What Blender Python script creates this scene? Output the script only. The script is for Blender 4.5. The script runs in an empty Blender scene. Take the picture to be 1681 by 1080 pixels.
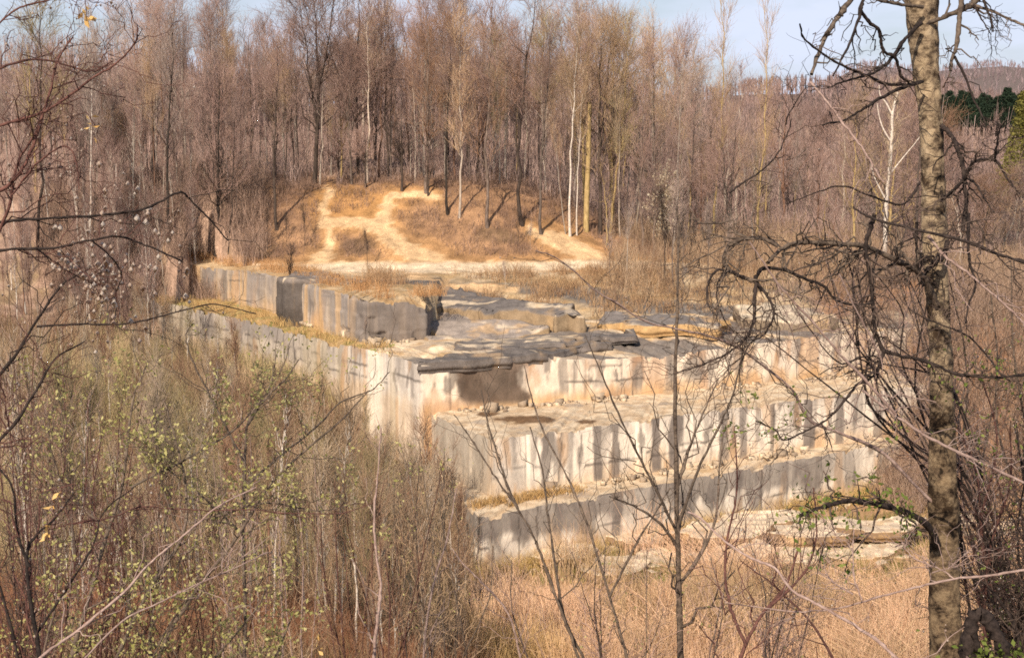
import bpy, math, random
import numpy as np
from mathutils import Vector

rng = np.random.default_rng(7)
sc = bpy.context.scene
COL = sc.collection

# ------------------------------------------------------------------ camera
W, HH, F = 1681.0, 1080.0, 2309.0
PIT = math.atan(310.0 / F)
cp, sp = math.cos(PIT), math.sin(PIT)

def ray(px, py):
    xc, yc = (px - W / 2) / F, -(py - HH / 2) / F
    return np.array([xc, yc * sp + cp, yc * cp - sp])

def atz(px, py, z):
    d = ray(px, py)
    return d * (z / d[2])

def atd(px, py, D):
    d = ray(px, py)
    return d * (D / d[1])

def proj(P):
    P = np.asarray(P, float)
    x, y, z = P[..., 0], P[..., 1], P[..., 2]
    dep = np.maximum(y * cp - z * sp, .01)
    up = y * sp + z * cp
    return W / 2 + F * x / dep, HH / 2 - F * up / dep

cam = bpy.data.cameras.new('camera')
co = bpy.data.objects.new('camera', cam)
COL.objects.link(co)
cam.sensor_width = 36.0
cam.lens = 36.0 * F / W
cam.clip_start = .05
cam.clip_end = 9000
co.rotation_euler = (math.pi / 2 - PIT, 0, 0)
sc.camera = co

# ------------------------------------------------------------------ noise
def _hash(ix, iy, iz, s):
    n = (ix * 374761393 + iy * 668265263 + iz * 2147483647 + s * 974711) & 0xffffffff
    n = ((n ^ (n >> 13)) * 1274126177) & 0xffffffff
    return ((n ^ (n >> 16)) & 0xffff) / 65535.0

def vnoise(x, y, z=0.0, s=0):
    x, y, z = np.broadcast_arrays(np.asarray(x, float), np.asarray(y, float), np.asarray(z, float))
    ix, iy, iz = np.floor(x).astype(np.int64), np.floor(y).astype(np.int64), np.floor(z).astype(np.int64)
    fx, fy, fz = x - ix, y - iy, z - iz
    fx, fy, fz = [f * f * (3 - 2 * f) for f in (fx, fy, fz)]
    r = 0
    for dx in (0, 1):
        for dy in (0, 1):
            for dz in (0, 1):
                w = (fx if dx else 1 - fx) * (fy if dy else 1 - fy) * (fz if dz else 1 - fz)
                r = r + w * _hash(ix + dx, iy + dy, iz + dz, s)
    return r

def fbm(x, y, z=0.0, s=0, o=4):
    r, a, t = 0, 1.0, 0
    for k in range(o):
        r = r + a * vnoise(np.asarray(x) * 2 ** k, np.asarray(y) * 2 ** k, np.asarray(z) * 2 ** k, s + k)
        t += a
        a *= .5
    return r / t

def ss(a, b, x):
    t = np.clip((np.asarray(x, float) - a) / (b - a), 0, 1)
    return t * t * (3 - 2 * t)

def lerp(a, b, t):
    return a + (b - a) * t

# ------------------------------------------------------------------ materials
def nt(name):
    m = bpy.data.materials.new(name)
    m.use_nodes = True
    t = m.node_tree
    b = t.nodes['Principled BSDF']
    b.inputs['Specular IOR Level'].default_value = .15
    b.inputs['Roughness'].default_value = .9
    return m, t, b

def N(t, typ, **kw):
    n = t.nodes.new(typ)
    for k, v in kw.items():
        if k.startswith('i_'):
            n.inputs[k[2:].replace('_', ' ')].default_value = v
        else:
            setattr(n, k, v)
    return n

def ramp(t, stops):
    r = t.nodes.new('ShaderNodeValToRGB')
    e = r.color_ramp.elements
    while len(e) < len(stops):
        e.new(.5)
    for i, (p, c) in enumerate(stops):
        e[i].position = p
        e[i].color = (*c, 1)
    return r

def mulc(t, a, b, fac=1.0, mode='MULTIPLY'):
    m = t.nodes.new('ShaderNodeMix')
    m.data_type = 'RGBA'
    m.blend_type = mode
    m.inputs[0].default_value = fac
    t.links.new(a, m.inputs[6])
    t.links.new(b, m.inputs[7])
    return m.outputs[2]

def attr_mat(name, scale=3.0, lo=.6, hi=1.25, bump=.3, stretch=(1, 1, 1), rough=.92, fine=18.0):
    """surface colour from the 'Col' attribute, broken up by two noises"""
    m, t, b = nt(name)
    a = N(t, 'ShaderNodeAttribute', attribute_name='Col')
    tc = N(t, 'ShaderNodeTexCoord')
    mp = N(t, 'ShaderNodeMapping')
    mp.inputs['Scale'].default_value = stretch
    t.links.new(tc.outputs['Object'], mp.inputs['Vector'])
    n1 = N(t, 'ShaderNodeTexNoise', i_Scale=scale, i_Detail=8.0, i_Roughness=.65)
    n2 = N(t, 'ShaderNodeTexNoise', i_Scale=fine, i_Detail=4.0, i_Roughness=.7)
    t.links.new(mp.outputs[0], n1.inputs['Vector'])
    t.links.new(mp.outputs[0], n2.inputs['Vector'])
    r1 = ramp(t, [(.3, (lo,) * 3), (.7, (hi,) * 3)])
    r2 = ramp(t, [(.3, (lo * 1.1,) * 3), (.7, (hi * .96,) * 3)])
    t.links.new(n1.outputs['Fac'], r1.inputs[0])
    t.links.new(n2.outputs['Fac'], r2.inputs[0])
    c = mulc(t, mulc(t, a.outputs['Color'], r1.outputs[0]), r2.outputs[0])
    t.links.new(c, b.inputs['Base Color'])
    b.inputs['Roughness'].default_value = rough
    bp = N(t, 'ShaderNodeBump', i_Strength=bump, i_Distance=.08)
    t.links.new(n2.outputs['Fac'], bp.inputs['Height'])
    t.links.new(bp.outputs[0], b.inputs['Normal'])
    return m

def bark(name, c1, c2, scale=6.0, stretch=(1, 1, .3), vary=.35, rough=.9, bump=.4):
    """bark: two tones mixed by noise, with per-object variation"""
    m, t, b = nt(name)
    tc = N(t, 'ShaderNodeTexCoord')
    mp = N(t, 'ShaderNodeMapping')
    mp.inputs['Scale'].default_value = stretch
    oi = N(t, 'ShaderNodeObjectInfo')
    t.links.new(tc.outputs['Object'], mp.inputs['Vector'])
    n = N(t, 'ShaderNodeTexNoise', i_Scale=scale, i_Detail=5.0, i_Roughness=.7)
    t.links.new(mp.outputs[0], n.inputs['Vector'])
    r = ramp(t, [(.35, c1), (.68, c2)])
    t.links.new(n.outputs['Fac'], r.inputs[0])
    rv = ramp(t, [(0, (1 - vary, 1 - vary * .95, 1 - vary)), (.5, (1, .97, .93)), (1, (1 + vary, 1 + vary * .85, 1 + vary * .6))])
    t.links.new(oi.outputs['Random'], rv.inputs[0])
    t.links.new(mulc(t, r.outputs[0], rv.outputs[0]), b.inputs['Base Color'])
    b.inputs['Roughness'].default_value = rough
    bp = N(t, 'ShaderNodeBump', i_Strength=bump, i_Distance=.02)
    t.links.new(n.outputs['Fac'], bp.inputs['Height'])
    t.links.new(bp.outputs[0], b.inputs['Normal'])
    return m

def col_mat(name, rough=.85, trans=0.0):
    m, t, b = nt(name)
    a = N(t, 'ShaderNodeAttribute', attribute_name='Col')
    t.links.new(a.outputs['Color'], b.inputs['Base Color'])
    b.inputs['Roughness'].default_value = rough
    return m

def leaf_mat(name, c1, c2):
    m, t, b = nt(name)
    g = N(t, 'ShaderNodeNewGeometry')
    r = ramp(t, [(0, c1), (1, c2)])
    t.links.new(g.outputs['Random Per Island'], r.inputs[0])
    t.links.new(r.outputs[0], b.inputs['Base Color'])
    tr = N(t, 'ShaderNodeBsdfTranslucent')
    t.links.new(r.outputs[0], tr.inputs['Color'])
    mx = N(t, 'ShaderNodeMixShader', i_Fac=.35)
    o = t.nodes['Material Output']
    t.links.new(b.outputs[0], mx.inputs[1])
    t.links.new(tr.outputs[0], mx.inputs[2])
    t.links.new(mx.outputs[0], o.inputs['Surface'])
    return m

M = {}
M['ground'] = attr_mat('leaf_litter_ground', .9, .55, 1.3, .8, fine=9.0)
M['rockface'] = attr_mat('cut_rock_face', 2.6, .82, 1.16, .25, (1.0, 1.0, .45), fine=16.0)
M['rocktop'] = attr_mat('weathered_rock', 1.6, .7, 1.18, .5, fine=12.0)
M['bark_grey'] = bark('grey_bark', (.075, .058, .05), (.24, .19, .165))
M['bark_dark'] = bark('dark_bark', (.03, .023, .021), (.10, .078, .066))
M['bark_pale'] = bark('pale_bark', (.25, .21, .18), (.55, .49, .43))
M['bark_white'] = bark('white_birch_bark', (.40, .35, .30), (.78, .73, .67), 9.0, (1, 1, 1.6), .1)
M['bark_yellow'] = bark('yellowish_bark', (.26, .19, .085), (.55, .42, .21), vary=.12)
M['bark_red'] = bark('reddish_bark', (.10, .062, .045), (.28, .165, .12))
M['twig_purple'] = bark('purple_brown_twigs', (.25, .172, .155), (.47, .335, .295), 2.0, (1, 1, 1), .3)
M['twig_grey'] = bark('grey_twigs', (.29, .23, .21), (.54, .44, .39), 2.0, (1, 1, 1), .3)
M['twig_tan'] = bark('tan_twigs', (.36, .255, .17), (.60, .44, .30), 2.0, (1, 1, 1), .25)
M['twig_dark'] = bark('dark_twigs', (.05, .037, .032), (.16, .118, .10), 3.0, (1, 1, 1), .3)
M['twig_rust'] = bark('rusty_twigs', (.24, .145, .10), (.42, .27, .18), 2.0, (1, 1, 1), .2)
M['twig_pale'] = bark('pale_twigs', (.33, .26, .185), (.56, .455, .34), 3.0, (1, 1, 1), .25)
M['twig_olive'] = bark('olive_budding_twigs', (.28, .225, .125), (.46, .385, .215), 2.0, (1, 1, 1), .2)
M['branch_lit'] = bark('lichen_grey_branch_bark', (.05, .038, .033), (.21, .165, .13), 22.0, (1, 1, 1), .15)
M['branch_dark'] = bark('near_black_branch_bark', (.014, .011, .011), (.06, .046, .042), 25.0, (1, 1, 1), .2)
M['branch_pink'] = bark('pinkish_grey_branch_bark', (.21, .145, .13), (.43, .33, .30), 25.0, (1, 1, 1), .15)
M['branch_red'] = bark('red_brown_branch_bark', (.06, .03, .028), (.17, .085, .072), 25.0, (1, 1, 1), .2)
M['leaf_green'] = leaf_mat('yellow_green_spring_leaf', (.31, .30, .09), (.60, .55, .26))
M['leaf_bright'] = leaf_mat('fresh_green_leaf', (.10, .15, .03), (.28, .32, .09))
M['leaf_gold'] = leaf_mat('golden_withered_leaf', (.72, .40, .10), (.85, .60, .26))
M['bud_white'] = leaf_mat('pale_catkin_bud', (.70, .52, .40), (.86, .76, .66))
M['blossom'] = leaf_mat('cream_blossom', (.65, .56, .40), (.85, .78, .62))
M['leaf_rust'] = leaf_mat('withered_orange_leaf', (.38, .17, .06), (.55, .30, .12))
M['stuff'] = col_mat('dry_stems')
M['needle'] = leaf_mat('pine_needles', (.018, .034, .024), (.055, .085, .05))
M['needle_y'] = leaf_mat('yellow_green_foliage', (.17, .17, .04), (.32, .29, .09))

def bark_big():
    m, t, b = nt('mottled_peeling_bark')
    tc = N(t, 'ShaderNodeTexCoord')
    mp = N(t, 'ShaderNodeMapping')
    mp.inputs['Scale'].default_value = (1.3, 1.3, 1.9)
    t.links.new(tc.outputs['Object'], mp.inputs['Vector'])
    n1 = N(t, 'ShaderNodeTexNoise', i_Scale=6.5, i_Detail=10.0, i_Roughness=.75, i_Distortion=.3)
    t.links.new(mp.outputs[0], n1.inputs['Vector'])
    n2 = N(t, 'ShaderNodeTexNoise', i_Scale=5.0, i_Detail=6.0, i_Roughness=.7)
    t.links.new(tc.outputs['Object'], n2.inputs['Vector'])
    r1 = ramp(t, [(.38, (.04, .032, .026)), (.45, (.21, .165, .125)), (.56, (.44, .36, .26)), (.72, (.58, .51, .41))])
    t.links.new(n1.outputs['Fac'], r1.inputs[0])
    r2 = ramp(t, [(.40, (.16, .13, .11)), (.50, (.85, .8, .72)), (.75, (1.1, 1.0, .86))])
    t.links.new(n2.outputs['Fac'], r2.inputs[0])
    # shade on the lower trunk, painted into the bark colour by height
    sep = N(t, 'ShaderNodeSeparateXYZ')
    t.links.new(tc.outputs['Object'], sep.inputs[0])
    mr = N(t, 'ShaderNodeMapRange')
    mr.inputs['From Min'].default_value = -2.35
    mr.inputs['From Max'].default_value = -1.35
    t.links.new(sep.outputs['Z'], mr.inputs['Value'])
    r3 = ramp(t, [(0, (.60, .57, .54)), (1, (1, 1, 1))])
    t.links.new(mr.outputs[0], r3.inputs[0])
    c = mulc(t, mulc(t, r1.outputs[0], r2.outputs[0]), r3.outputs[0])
    t.links.new(c, b.inputs['Base Color'])
    bp = N(t, 'ShaderNodeBump', i_Strength=.9, i_Distance=.02)
    t.links.new(n1.outputs['Fac'], bp.inputs['Height'])
    t.links.new(bp.outputs[0], b.inputs['Normal'])
    return m
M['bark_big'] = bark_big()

# ------------------------------------------------------------------ mesh tools
def mesh(name, V, Q, mat, col=None, smooth=False):
    V = np.asarray(V, np.float32)
    Q = np.asarray(Q, np.int32)
    k = Q.shape[1]
    me = bpy.data.meshes.new(name)
    me.vertices.add(len(V))
    me.vertices.foreach_set('co', V.ravel())
    me.loops.add(Q.size)
    me.loops.foreach_set('vertex_index', Q.ravel())
    me.polygons.add(len(Q))
    me.polygons.foreach_set('loop_start', np.arange(len(Q), dtype=np.int32) * k)
    if smooth:
        me.polygons.foreach_set('use_smooth', np.ones(len(Q), bool))
    if col is not None:
        c = np.ones((len(V), 4), np.float32)
        c[:, :3] = col
        a = me.attributes.new('Col', 'FLOAT_COLOR', 'POINT')
        a.data.foreach_set('color', c.ravel())
    me.update(calc_edges=True)
    me.materials.append(mat)
    return me

def obj(name, me, parent=None):
    o = bpy.data.objects.new(name, me)
    COL.objects.link(o)
    if parent is not None:
        o.parent = parent
    return o

def tag(o, label=None, cat=None, group=None, kind=None):
    if label: o['label'] = label
    if cat: o['category'] = cat
    if group: o['group'] = group
    if kind: o['kind'] = kind
    return o

def thing(name, loc, label, cat, group=None):
    o = bpy.data.objects.new(name, None)
    o.empty_display_size = .3
    COL.objects.link(o)
    o.location = loc
    return tag(o, label, cat, group)

def copy_tree(o, parent=None):
    c = o.copy()
    COL.objects.link(c)
    c.parent = parent
    for ch in list(o.children):
        copy_tree(ch, c)
    return c

class Geo:
    """collects quads (triangles repeat a vertex-free layout in a second list)"""
    def __init__(s):
        s.V, s.Q, s.C, s.n = [], [], [], 0
    def add(s, V, Q, col=None):
        V = np.asarray(V, float).reshape(-1, 3)
        s.V.append(V)
        s.Q.append(np.asarray(Q, np.int64).reshape(-1, 4) + s.n)
        if col is not None:
            s.C.append(np.broadcast_to(col, (len(V), 3)))
        s.n += len(V)
    def tubes(s, P, R, sides=3, col=None):
        P = np.asarray(P, float); R = np.asarray(R, float)
        Nn, n = P.shape[:2]
        T = np.gradient(P, axis=1)
        T /= np.linalg.norm(T, axis=2, keepdims=True) + 1e-9
        ref = np.where(np.abs(T[:, :1, 2:3]) > .9, [[[1., 0, 0]]], [[[0, 0, 1.]]])
        U = np.cross(T, ref); U /= np.linalg.norm(U, axis=2, keepdims=True) + 1e-9
        Vv = np.cross(T, U)
        a = np.arange(sides) * 2 * math.pi / sides
        X = P[:, :, None] + R[:, :, None, None] * (np.cos(a)[:, None] * U[:, :, None] + np.sin(a)[:, None] * Vv[:, :, None])
        i = np.arange(n - 1)[:, None] * sides
        j = np.arange(sides)[None]
        q = np.stack([i + j, i + (j + 1) % sides, i + sides + (j + 1) % sides, i + sides + j], -1).reshape(-1, 4)
        Q = (np.arange(Nn)[:, None, None] * n * sides + q[None]).reshape(-1, 4)
        if col is not None and np.ndim(col) == 2:
            col = np.repeat(col, n * sides, axis=0)
        s.add(X, Q, col)
    def leaves(s, pos, size, flat=.6, col=None, aspect=.55):
        Nn = len(pos)
        d = rng.normal(size=(Nn, 3)); d /= np.linalg.norm(d, axis=1, keepdims=True)
        e = rng.normal(size=(Nn, 3)); e = np.cross(d, e); e /= np.linalg.norm(e, axis=1, keepdims=True)
        sz = np.asarray(size) * rng.uniform(.6, 1.3, Nn)
        d = d * sz[:, None]; e = e * sz[:, None] * aspect
        nrm = np.cross(d, e); nrm /= np.linalg.norm(nrm, axis=1, keepdims=True) + 1e-9
        X = np.stack([pos, pos + d * .5 + e * .5 + nrm * sz[:, None] * .12, pos + d, pos + d * .5 - e * .5 + nrm * sz[:, None] * .12], 1)
        Q = np.arange(Nn * 4).reshape(-1, 4)
        if col is not None and np.ndim(col) == 2:
            col = np.repeat(col, 4, axis=0)
        s.add(X, Q, col)
    def beads(s, pos, r, col=None):
        o = np.array([[1, 0, 0], [0, 1, 0], [-1, 0, 0], [0, -1, 0], [0, 0, 1.3], [0, 0, -1.3]], float)
        Nn = len(pos)
        X = pos[:, None] + o[None] * (np.asarray(r) * np.ones(Nn) * rng.uniform(.6, 1.4, Nn))[:, None, None]
        f = np.array([[0, 1, 4, 4], [1, 2, 4, 4], [2, 3, 4, 4], [3, 0, 4, 4], [1, 0, 5, 5], [2, 1, 5, 5], [3, 2, 5, 5], [0, 3, 5, 5]])
        # quads made from pairs of triangles: each lune is one quad
        f = np.array([[0, 1, 4, 3], [2, 3, 4, 1], [0, 3, 5, 1], [2, 1, 5, 3]])
        Q = (np.arange(Nn)[:, None, None] * 6 + f[None]).reshape(-1, 4)
        s.add(X, Q, col)
    def mesh(s, name, mat, smooth=False):
        if not s.V:
            return None
        return mesh(name, np.concatenate(s.V), np.concatenate(s.Q), mat, np.concatenate(s.C) if s.C else None, smooth)

def smooth_path(pts, k=4):
    """Catmull-Rom through points"""
    P = np.asarray(pts, float)
    P = np.vstack([2 * P[0] - P[1], P, 2 * P[-1] - P[-2]])
    out = []
    for i in range(1, len(P) - 2):
        t = np.linspace(0, 1, k, endpoint=False)[:, None]
        a, b, c, d = P[i - 1], P[i], P[i + 1], P[i + 2]
        out.append(.5 * (2 * b + (c - a) * t + (2 * a - 5 * b + 4 * c - d) * t ** 2 + (3 * b - a - 3 * c + d) * t ** 3))
    out.append(P[-2][None])
    return np.vstack(out)

def resample(P, n):
    L = np.concatenate([[0], np.cumsum(np.linalg.norm(np.diff(P, axis=0), axis=1))])
    s = np.linspace(0, L[-1], n)
    return np.stack([np.interp(s, L, P[:, i]) for i in range(3)], 1)

def kids(P, R, k, t0, t1, ang, length, npts, up=.0, droop=0.0, wob=.06, rscale=.5, rmin=.004, rng_=None, tip=.35):
    """children of N parent paths P (N,n,3): k each; returns paths and radii"""
    r = rng_ if rng_ is not None else rng
    Nn, n = P.shape[:2]
    par = np.repeat(np.arange(Nn), k)
    m = len(par)
    t = r.uniform(t0, t1, m)
    fi = t * (n - 1)
    i0 = np.clip(fi.astype(int), 0, n - 2)
    f = (fi - i0)[:, None]
    p0 = P[par, i0] * (1 - f) + P[par, i0 + 1] * f
    r0 = R[par, i0] * (1 - f[:, 0]) + R[par, i0 + 1] * f[:, 0]
    d = P[par, i0 + 1] - P[par, i0]
    d /= np.linalg.norm(d, axis=1, keepdims=True) + 1e-9
    e = np.cross(d, r.normal(size=(m, 3)))
    e /= np.linalg.norm(e, axis=1, keepdims=True) + 1e-9
    a = r.uniform(*ang, m)[:, None]
    dd = np.cos(a) * d + np.sin(a) * e
    dd[:, 2] += up
    dd /= np.linalg.norm(dd, axis=1, keepdims=True)
    L = (length(t, par, r) if callable(length) else r.uniform(*length, m))[:, None, None]
    s = np.linspace(0, 1, npts)[None, :, None]
    C = p0[:, None] + dd[:, None] * L * s
    C[:, :, 2] += (up * .5 - droop) * (L * s * s)[:, :, 0]
    w = r.normal(size=(m, npts, 3)) * wob * L
    w[:, 0] = 0
    C = C + w
    rr = np.maximum(r0 * rscale, rmin)[:, None] * np.linspace(1, tip, npts)[None]
    return C, rr, t, par

# ------------------------------------------------------------------ ground plan of the quarry (pixel + level -> place)
def plan(lst, z):
    return np.array([atz(px, py, z)[:2] for px, py in lst])

Z2, Z1, Z3, Z4, ZF = -17.0, -14.2, -11.6, -9.0, -19.8
def ext(a, b, L):
    d = (b - a) / np.linalg.norm(b - a)
    return b + d * L
o2 = plan([(788, 848), (1001, 810), (1225, 769)], Z2)
o1 = plan([(804, 723), (1000, 697), (1200, 671), (1375, 650)], Z1)
b1 = plan([(700, 696), (1000, 654), (1334, 622)], Z1)         # foot of the third tier
Lf = np.array([-.57, .82])
o2 = np.vstack([plan([(603, 574)], Z3)[0] + [1.9, .3], o2, ext(o2[0], o2[2], 24)])
o1 = np.vstack([plan([(603, 574)], Z3)[0] + [1.3, .3], o1, ext(o1[0], o1[3], 18)])
A3 = plan([(692, 598)], Z3)[0]
left3 = plan([(245, 492), (319, 507), (455, 538), (603, 574)], Z3)
right3 = np.vstack([b1[1], b1[2], ext(b1[0], b1[2], 16)])
o3 = np.vstack([left3, A3, right3])
o4 = plan([(215, 462), (320, 486), (462, 518), (482, 529), (604, 566), (700, 560), (716, 540)], Z3)

def sdf(poly, x, y):
    """signed distance, positive inside a polygon"""
    x = np.asarray(x, float); y = np.asarray(y, float)
    d = np.full(x.shape, 1e9); ins = np.zeros(x.shape, bool)
    n = len(poly)
    for i in range(n):
        a, b = poly[i], poly[(i + 1) % n]
        ex, ey = b - a
        wx, wy = x - a[0], y - a[1]
        t = np.clip((wx * ex + wy * ey) / (ex * ex + ey * ey + 1e-12), 0, 1)
        d = np.minimum(d, np.hypot(wx - ex * t, wy - ey * t))
        c = (a[1] > y) != (b[1] > y)
        xs = (b[0] - a[0]) * (y - a[1]) / (b[1] - a[1] + 1e-12) + a[0]
        ins ^= c & (x < xs)
    return np.where(ins, d, -d)

def line_dist(poly, x, y):
    d = np.full(np.shape(x), 1e9)
    for a, b in zip(poly[:-1], poly[1:]):
        ex, ey = b - a
        t = np.clip(((x - a[0]) * ex + (y - a[1]) * ey) / (ex * ex + ey * ey + 1e-12), 0, 1)
        d = np.minimum(d, np.hypot(x - a[0] - ex * t, y - a[1] - ey * t))
    return d

far_pts = lambda o: np.vstack([o, [[o[-1][0], 400], [o[0][0], 400]]])
P3, P4 = far_pts(o3), np.vstack([o4, [[o4[-1][0] + 1, 400], [o4[0][0], 400]]])

def Hbase(x, y):
    x = np.asarray(x, float); y = np.asarray(y, float)
    sl = lerp(.315, .425, ss(-8, 4, x))
    near = -1.7 - sl * np.maximum(y, -30)
    near = np.where(y < 0, -1.7 - .05 * y, near)
    left = ss(-3, -12, x)
    fl = ZF + left * (1.2 + 4.2 * ss(60, 82, y)) + .25 * (fbm(x * .15, y * .15, 0, 3) - .5)
    fl = fl + ss(-24, -44, x) * 5.0 * ss(70, 112, y) + ss(-30, -55, x) * 2.5
    # leaf covered bank closing the right end of the benches
    q = sdf(BANK, x, y)
    fl = fl + 9.6 * ss(-1.0, 10.5, q)
    k = 1.5
    g = np.logaddexp(near / k, fl / k) * k
    return g

BANK = np.array([plan([(1492, 775)], -17)[0], plan([(1340, 520)], -10.5)[0] + [.5, 4], [18, 130], [140, 130], [140, 84], [34, 76]])

def Htop(x, y):
    """land behind the rim: rock shelf, trail, sandy bank, wooded rise"""
    a = x / np.maximum(y, 1)
    px = W / 2 + F * a
    shelf = -12.0 + 2.85 * ss(83, 97.5, y)
    hill = lerp(5.6, 1.0, ss(-2, 13, x)) * ss(lerp(99.5, 101.5, ss(-8, 8, x)), 114, y)
    back = .085 * np.maximum(y - 114, 0) * (1 - ss(860, 1240, px))
    back = np.minimum(back, 11) 
    down = -3.5 * ss(135, 220, y) * ss(1000, 1300, px)
    n = (fbm(x * .22, y * .22, 0, 11) - .5) * 1.3 * ss(98, 106, y)
    return shelf + hill + back + down + n

def Hgt(x, y):
    x = np.asarray(x, float); y = np.asarray(y, float)
    b = Hbase(x, y)
    d3 = sdf(P3, x, y)
    d4 = sdf(P4, x, y)
    t = Htop(x, y)
    t4 = np.maximum(t, -9.15)
    dl = line_dist(o4, x, y)
    t = np.where(((d4 > 0) | (x < o4[0][0] + 2.4)) & (y < 100), t4, t)
    t = np.where((dl < 2.0) & (d4 > -.3) & ((y < 83) | (x < -8)) & (x > o4[0][0] + 2.4), np.minimum(t, -11.9), t)
    # on the third tier the shelf near its edge keeps below the cut rock
    dl3 = line_dist(o3, x, y)
    t = np.where((dl3 < 4.5) & (y < 108) & (x > o3[0][0] + 2.4), np.minimum(t, lerp(-12.3, -11.5, ss(1.5, 4.5, dl3))), t)
    ins = d3 > 1.2
    r = np.where(ins, np.maximum(t, b - 0 * b) if False else t, b)
    r = np.where(ins & (b > t), b, r)
    # left of and beyond the quarry the rise closes up with the wood
    w = ss(-26, -40, x) * ss(92, 112, y)
    r = np.where(ins, r, lerp(r, np.maximum(r, Htop(x, y) - 1.0), w))
    r = np.where(~ins & (x < 0), lerp(r, np.maximum(r, Htop(x, y) - .2), ss(-16, -1, d3) * ss(99, 107, y)), r)
    far = ss(230, 420, y)
    px = W / 2 + F * x / np.maximum(y, 1)
    ridge = 26 * ss(250, 430, y) * lerp(.0, 1.0, ss(880, 1350, px)) 
    return r + ridge

def hit(px, py):
    d = ray(px, py)
    t = np.linspace(20, 400, 3000)
    X = d[None] * t[:, None]
    h = Hgt(X[:, 0], X[:, 1])
    below = np.nonzero(X[:, 2] < h)[0]
    i = below[0] if len(below) else len(t) - 1
    return X[i]

SLATE_ = np.array([.19, .17, .155])
# ------------------------------------------------------------------ the ground sheet
def axis(bands):
    out = []
    for a, b, s in bands:
        out.append(np.arange(a, b, s))
    return np.concatenate(out)
xs = axis([(-3000, -400, 200), (-400, -120, 20), (-120, -48, 3), (-48, 48, .36), (48, 140, 3), (140, 400, 20), (400, 3001, 200)])
ys = axis([(-60, 0, 6), (0, 45, 1.0), (45, 92, .45), (92, 118, .26), (118, 160, .9), (160, 260, 4), (260, 600, 14), (600, 4001, 170)])
X, Y = np.meshgrid(xs, ys)
Zg = Hgt(X, Y)
PX, PY = proj(np.stack([X, Y, Zg], -1))
Zg = Zg + (fbm(X * 1.3, Y * 1.3, 0, 21) - .5) * .28 * (Y > 30) * (Y < 200)

def segdist(px, py, pts):
    d = np.full(px.shape, 1e9)
    for a, b in zip(pts[:-1], pts[1:]):
        a = np.array(a, float); b = np.array(b, float)
        e = b - a
        t = np.clip(((px - a[0]) * e[0] + (py - a[1]) * e[1]) / (e @ e + 1e-9), 0, 1)
        w = lerp(a[2], b[2], t) if len(a) > 2 else 1
        d = np.minimum(d, np.hypot(px - a[0] - e[0] * t, (py - a[1] - e[1] * t)) / w)
    return d

def segd(px, py, pts):  # pts (x, y, halfwidth)
    d = np.full(px.shape, 1e9)
    for a, b in zip(pts[:-1], pts[1:]):
        ex, ey = b[0] - a[0], b[1] - a[1]
        t = np.clip(((px - a[0]) * ex + (py - a[1]) * ey) / (ex * ex + ey * ey + 1e-9), 0, 1)
        d = np.minimum(d, np.hypot(px - a[0] - ex * t, py - a[1] - ey * t) / (a[2] + (b[2] - a[2]) * t))
    return d

trail = [[(395, 437, 5), (470, 441, 8), (560, 440, 9), (700, 440, 10), (850, 438, 9), (960, 435, 8), (1080, 436, 7), (1180, 440, 4)],
         [(716, 432, 16), (668, 412, 15), (640, 388, 15), (618, 372, 14), (585, 364, 9), (530, 368, 8)],
         [(625, 372, 14), (632, 350, 12), (640, 328, 9)],
         [(540, 366, 7), (540, 395, 7), (537, 418, 11), (520, 436, 16)],
         [(530, 366, 8), (532, 340, 7), (540, 312, 7)],
         [(870, 378, 8), (915, 395, 14), (960, 414, 14), (990, 430, 10)],
         [(690, 440, 12), (680, 458, 12), (740, 470, 7), (850, 476, 5)],
         [(720, 325, 6), (690, 318, 6), (640, 322, 5)]]
wob = (fbm(X * .9, Y * .9, 0, 31) - .5)
dmin = np.full(X.shape, 1e9)
for tpts in trail:
    dmin = np.minimum(dmin, segd(PX, PY, tpts))
onhill = (Y > 92) & (Y < 125)
sand = np.where(onhill, 1 - ss(.84, 1.12, dmin + wob * .7 + (fbm(X * 2.6, Y * 2.6, 0, 37) - .5) * .9), 0)
soft = np.where(onhill, 1 - ss(.9, 3.6, dmin + wob * 1.6), 0)
n1 = fbm(X * .35, Y * .35, 0, 41)
n2 = fbm(X * 1.7, Y * 1.7, 0, 43)
litter = lerp(np.array([.21, .125, .08]), np.array([.42, .25, .14]), ss(.3, .7, n1 * .6 + n2 * .4)[..., None])
wood = lerp(np.array([.34, .225, .165]), np.array([.52, .36, .27]), ss(.3, .7, n2)[..., None])
C = lerp(litter, wood, np.maximum(ss(112, 122, Y), ss(440, 350, PX))[..., None])
C = lerp(C, np.array([.56, .32, .14]) * (.75 + .5 * n2[..., None]), (soft * .75)[..., None])
C = lerp(C, np.array([.74, .51, .29]) * (.82 + .36 * n2[..., None]), sand[..., None])
C = lerp(C, np.array([.80, .65, .46]), (np.where(onhill, 1 - ss(.5, 1.2, segd(PX, PY, trail[0]) + wob * .5), 0))[..., None])
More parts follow.
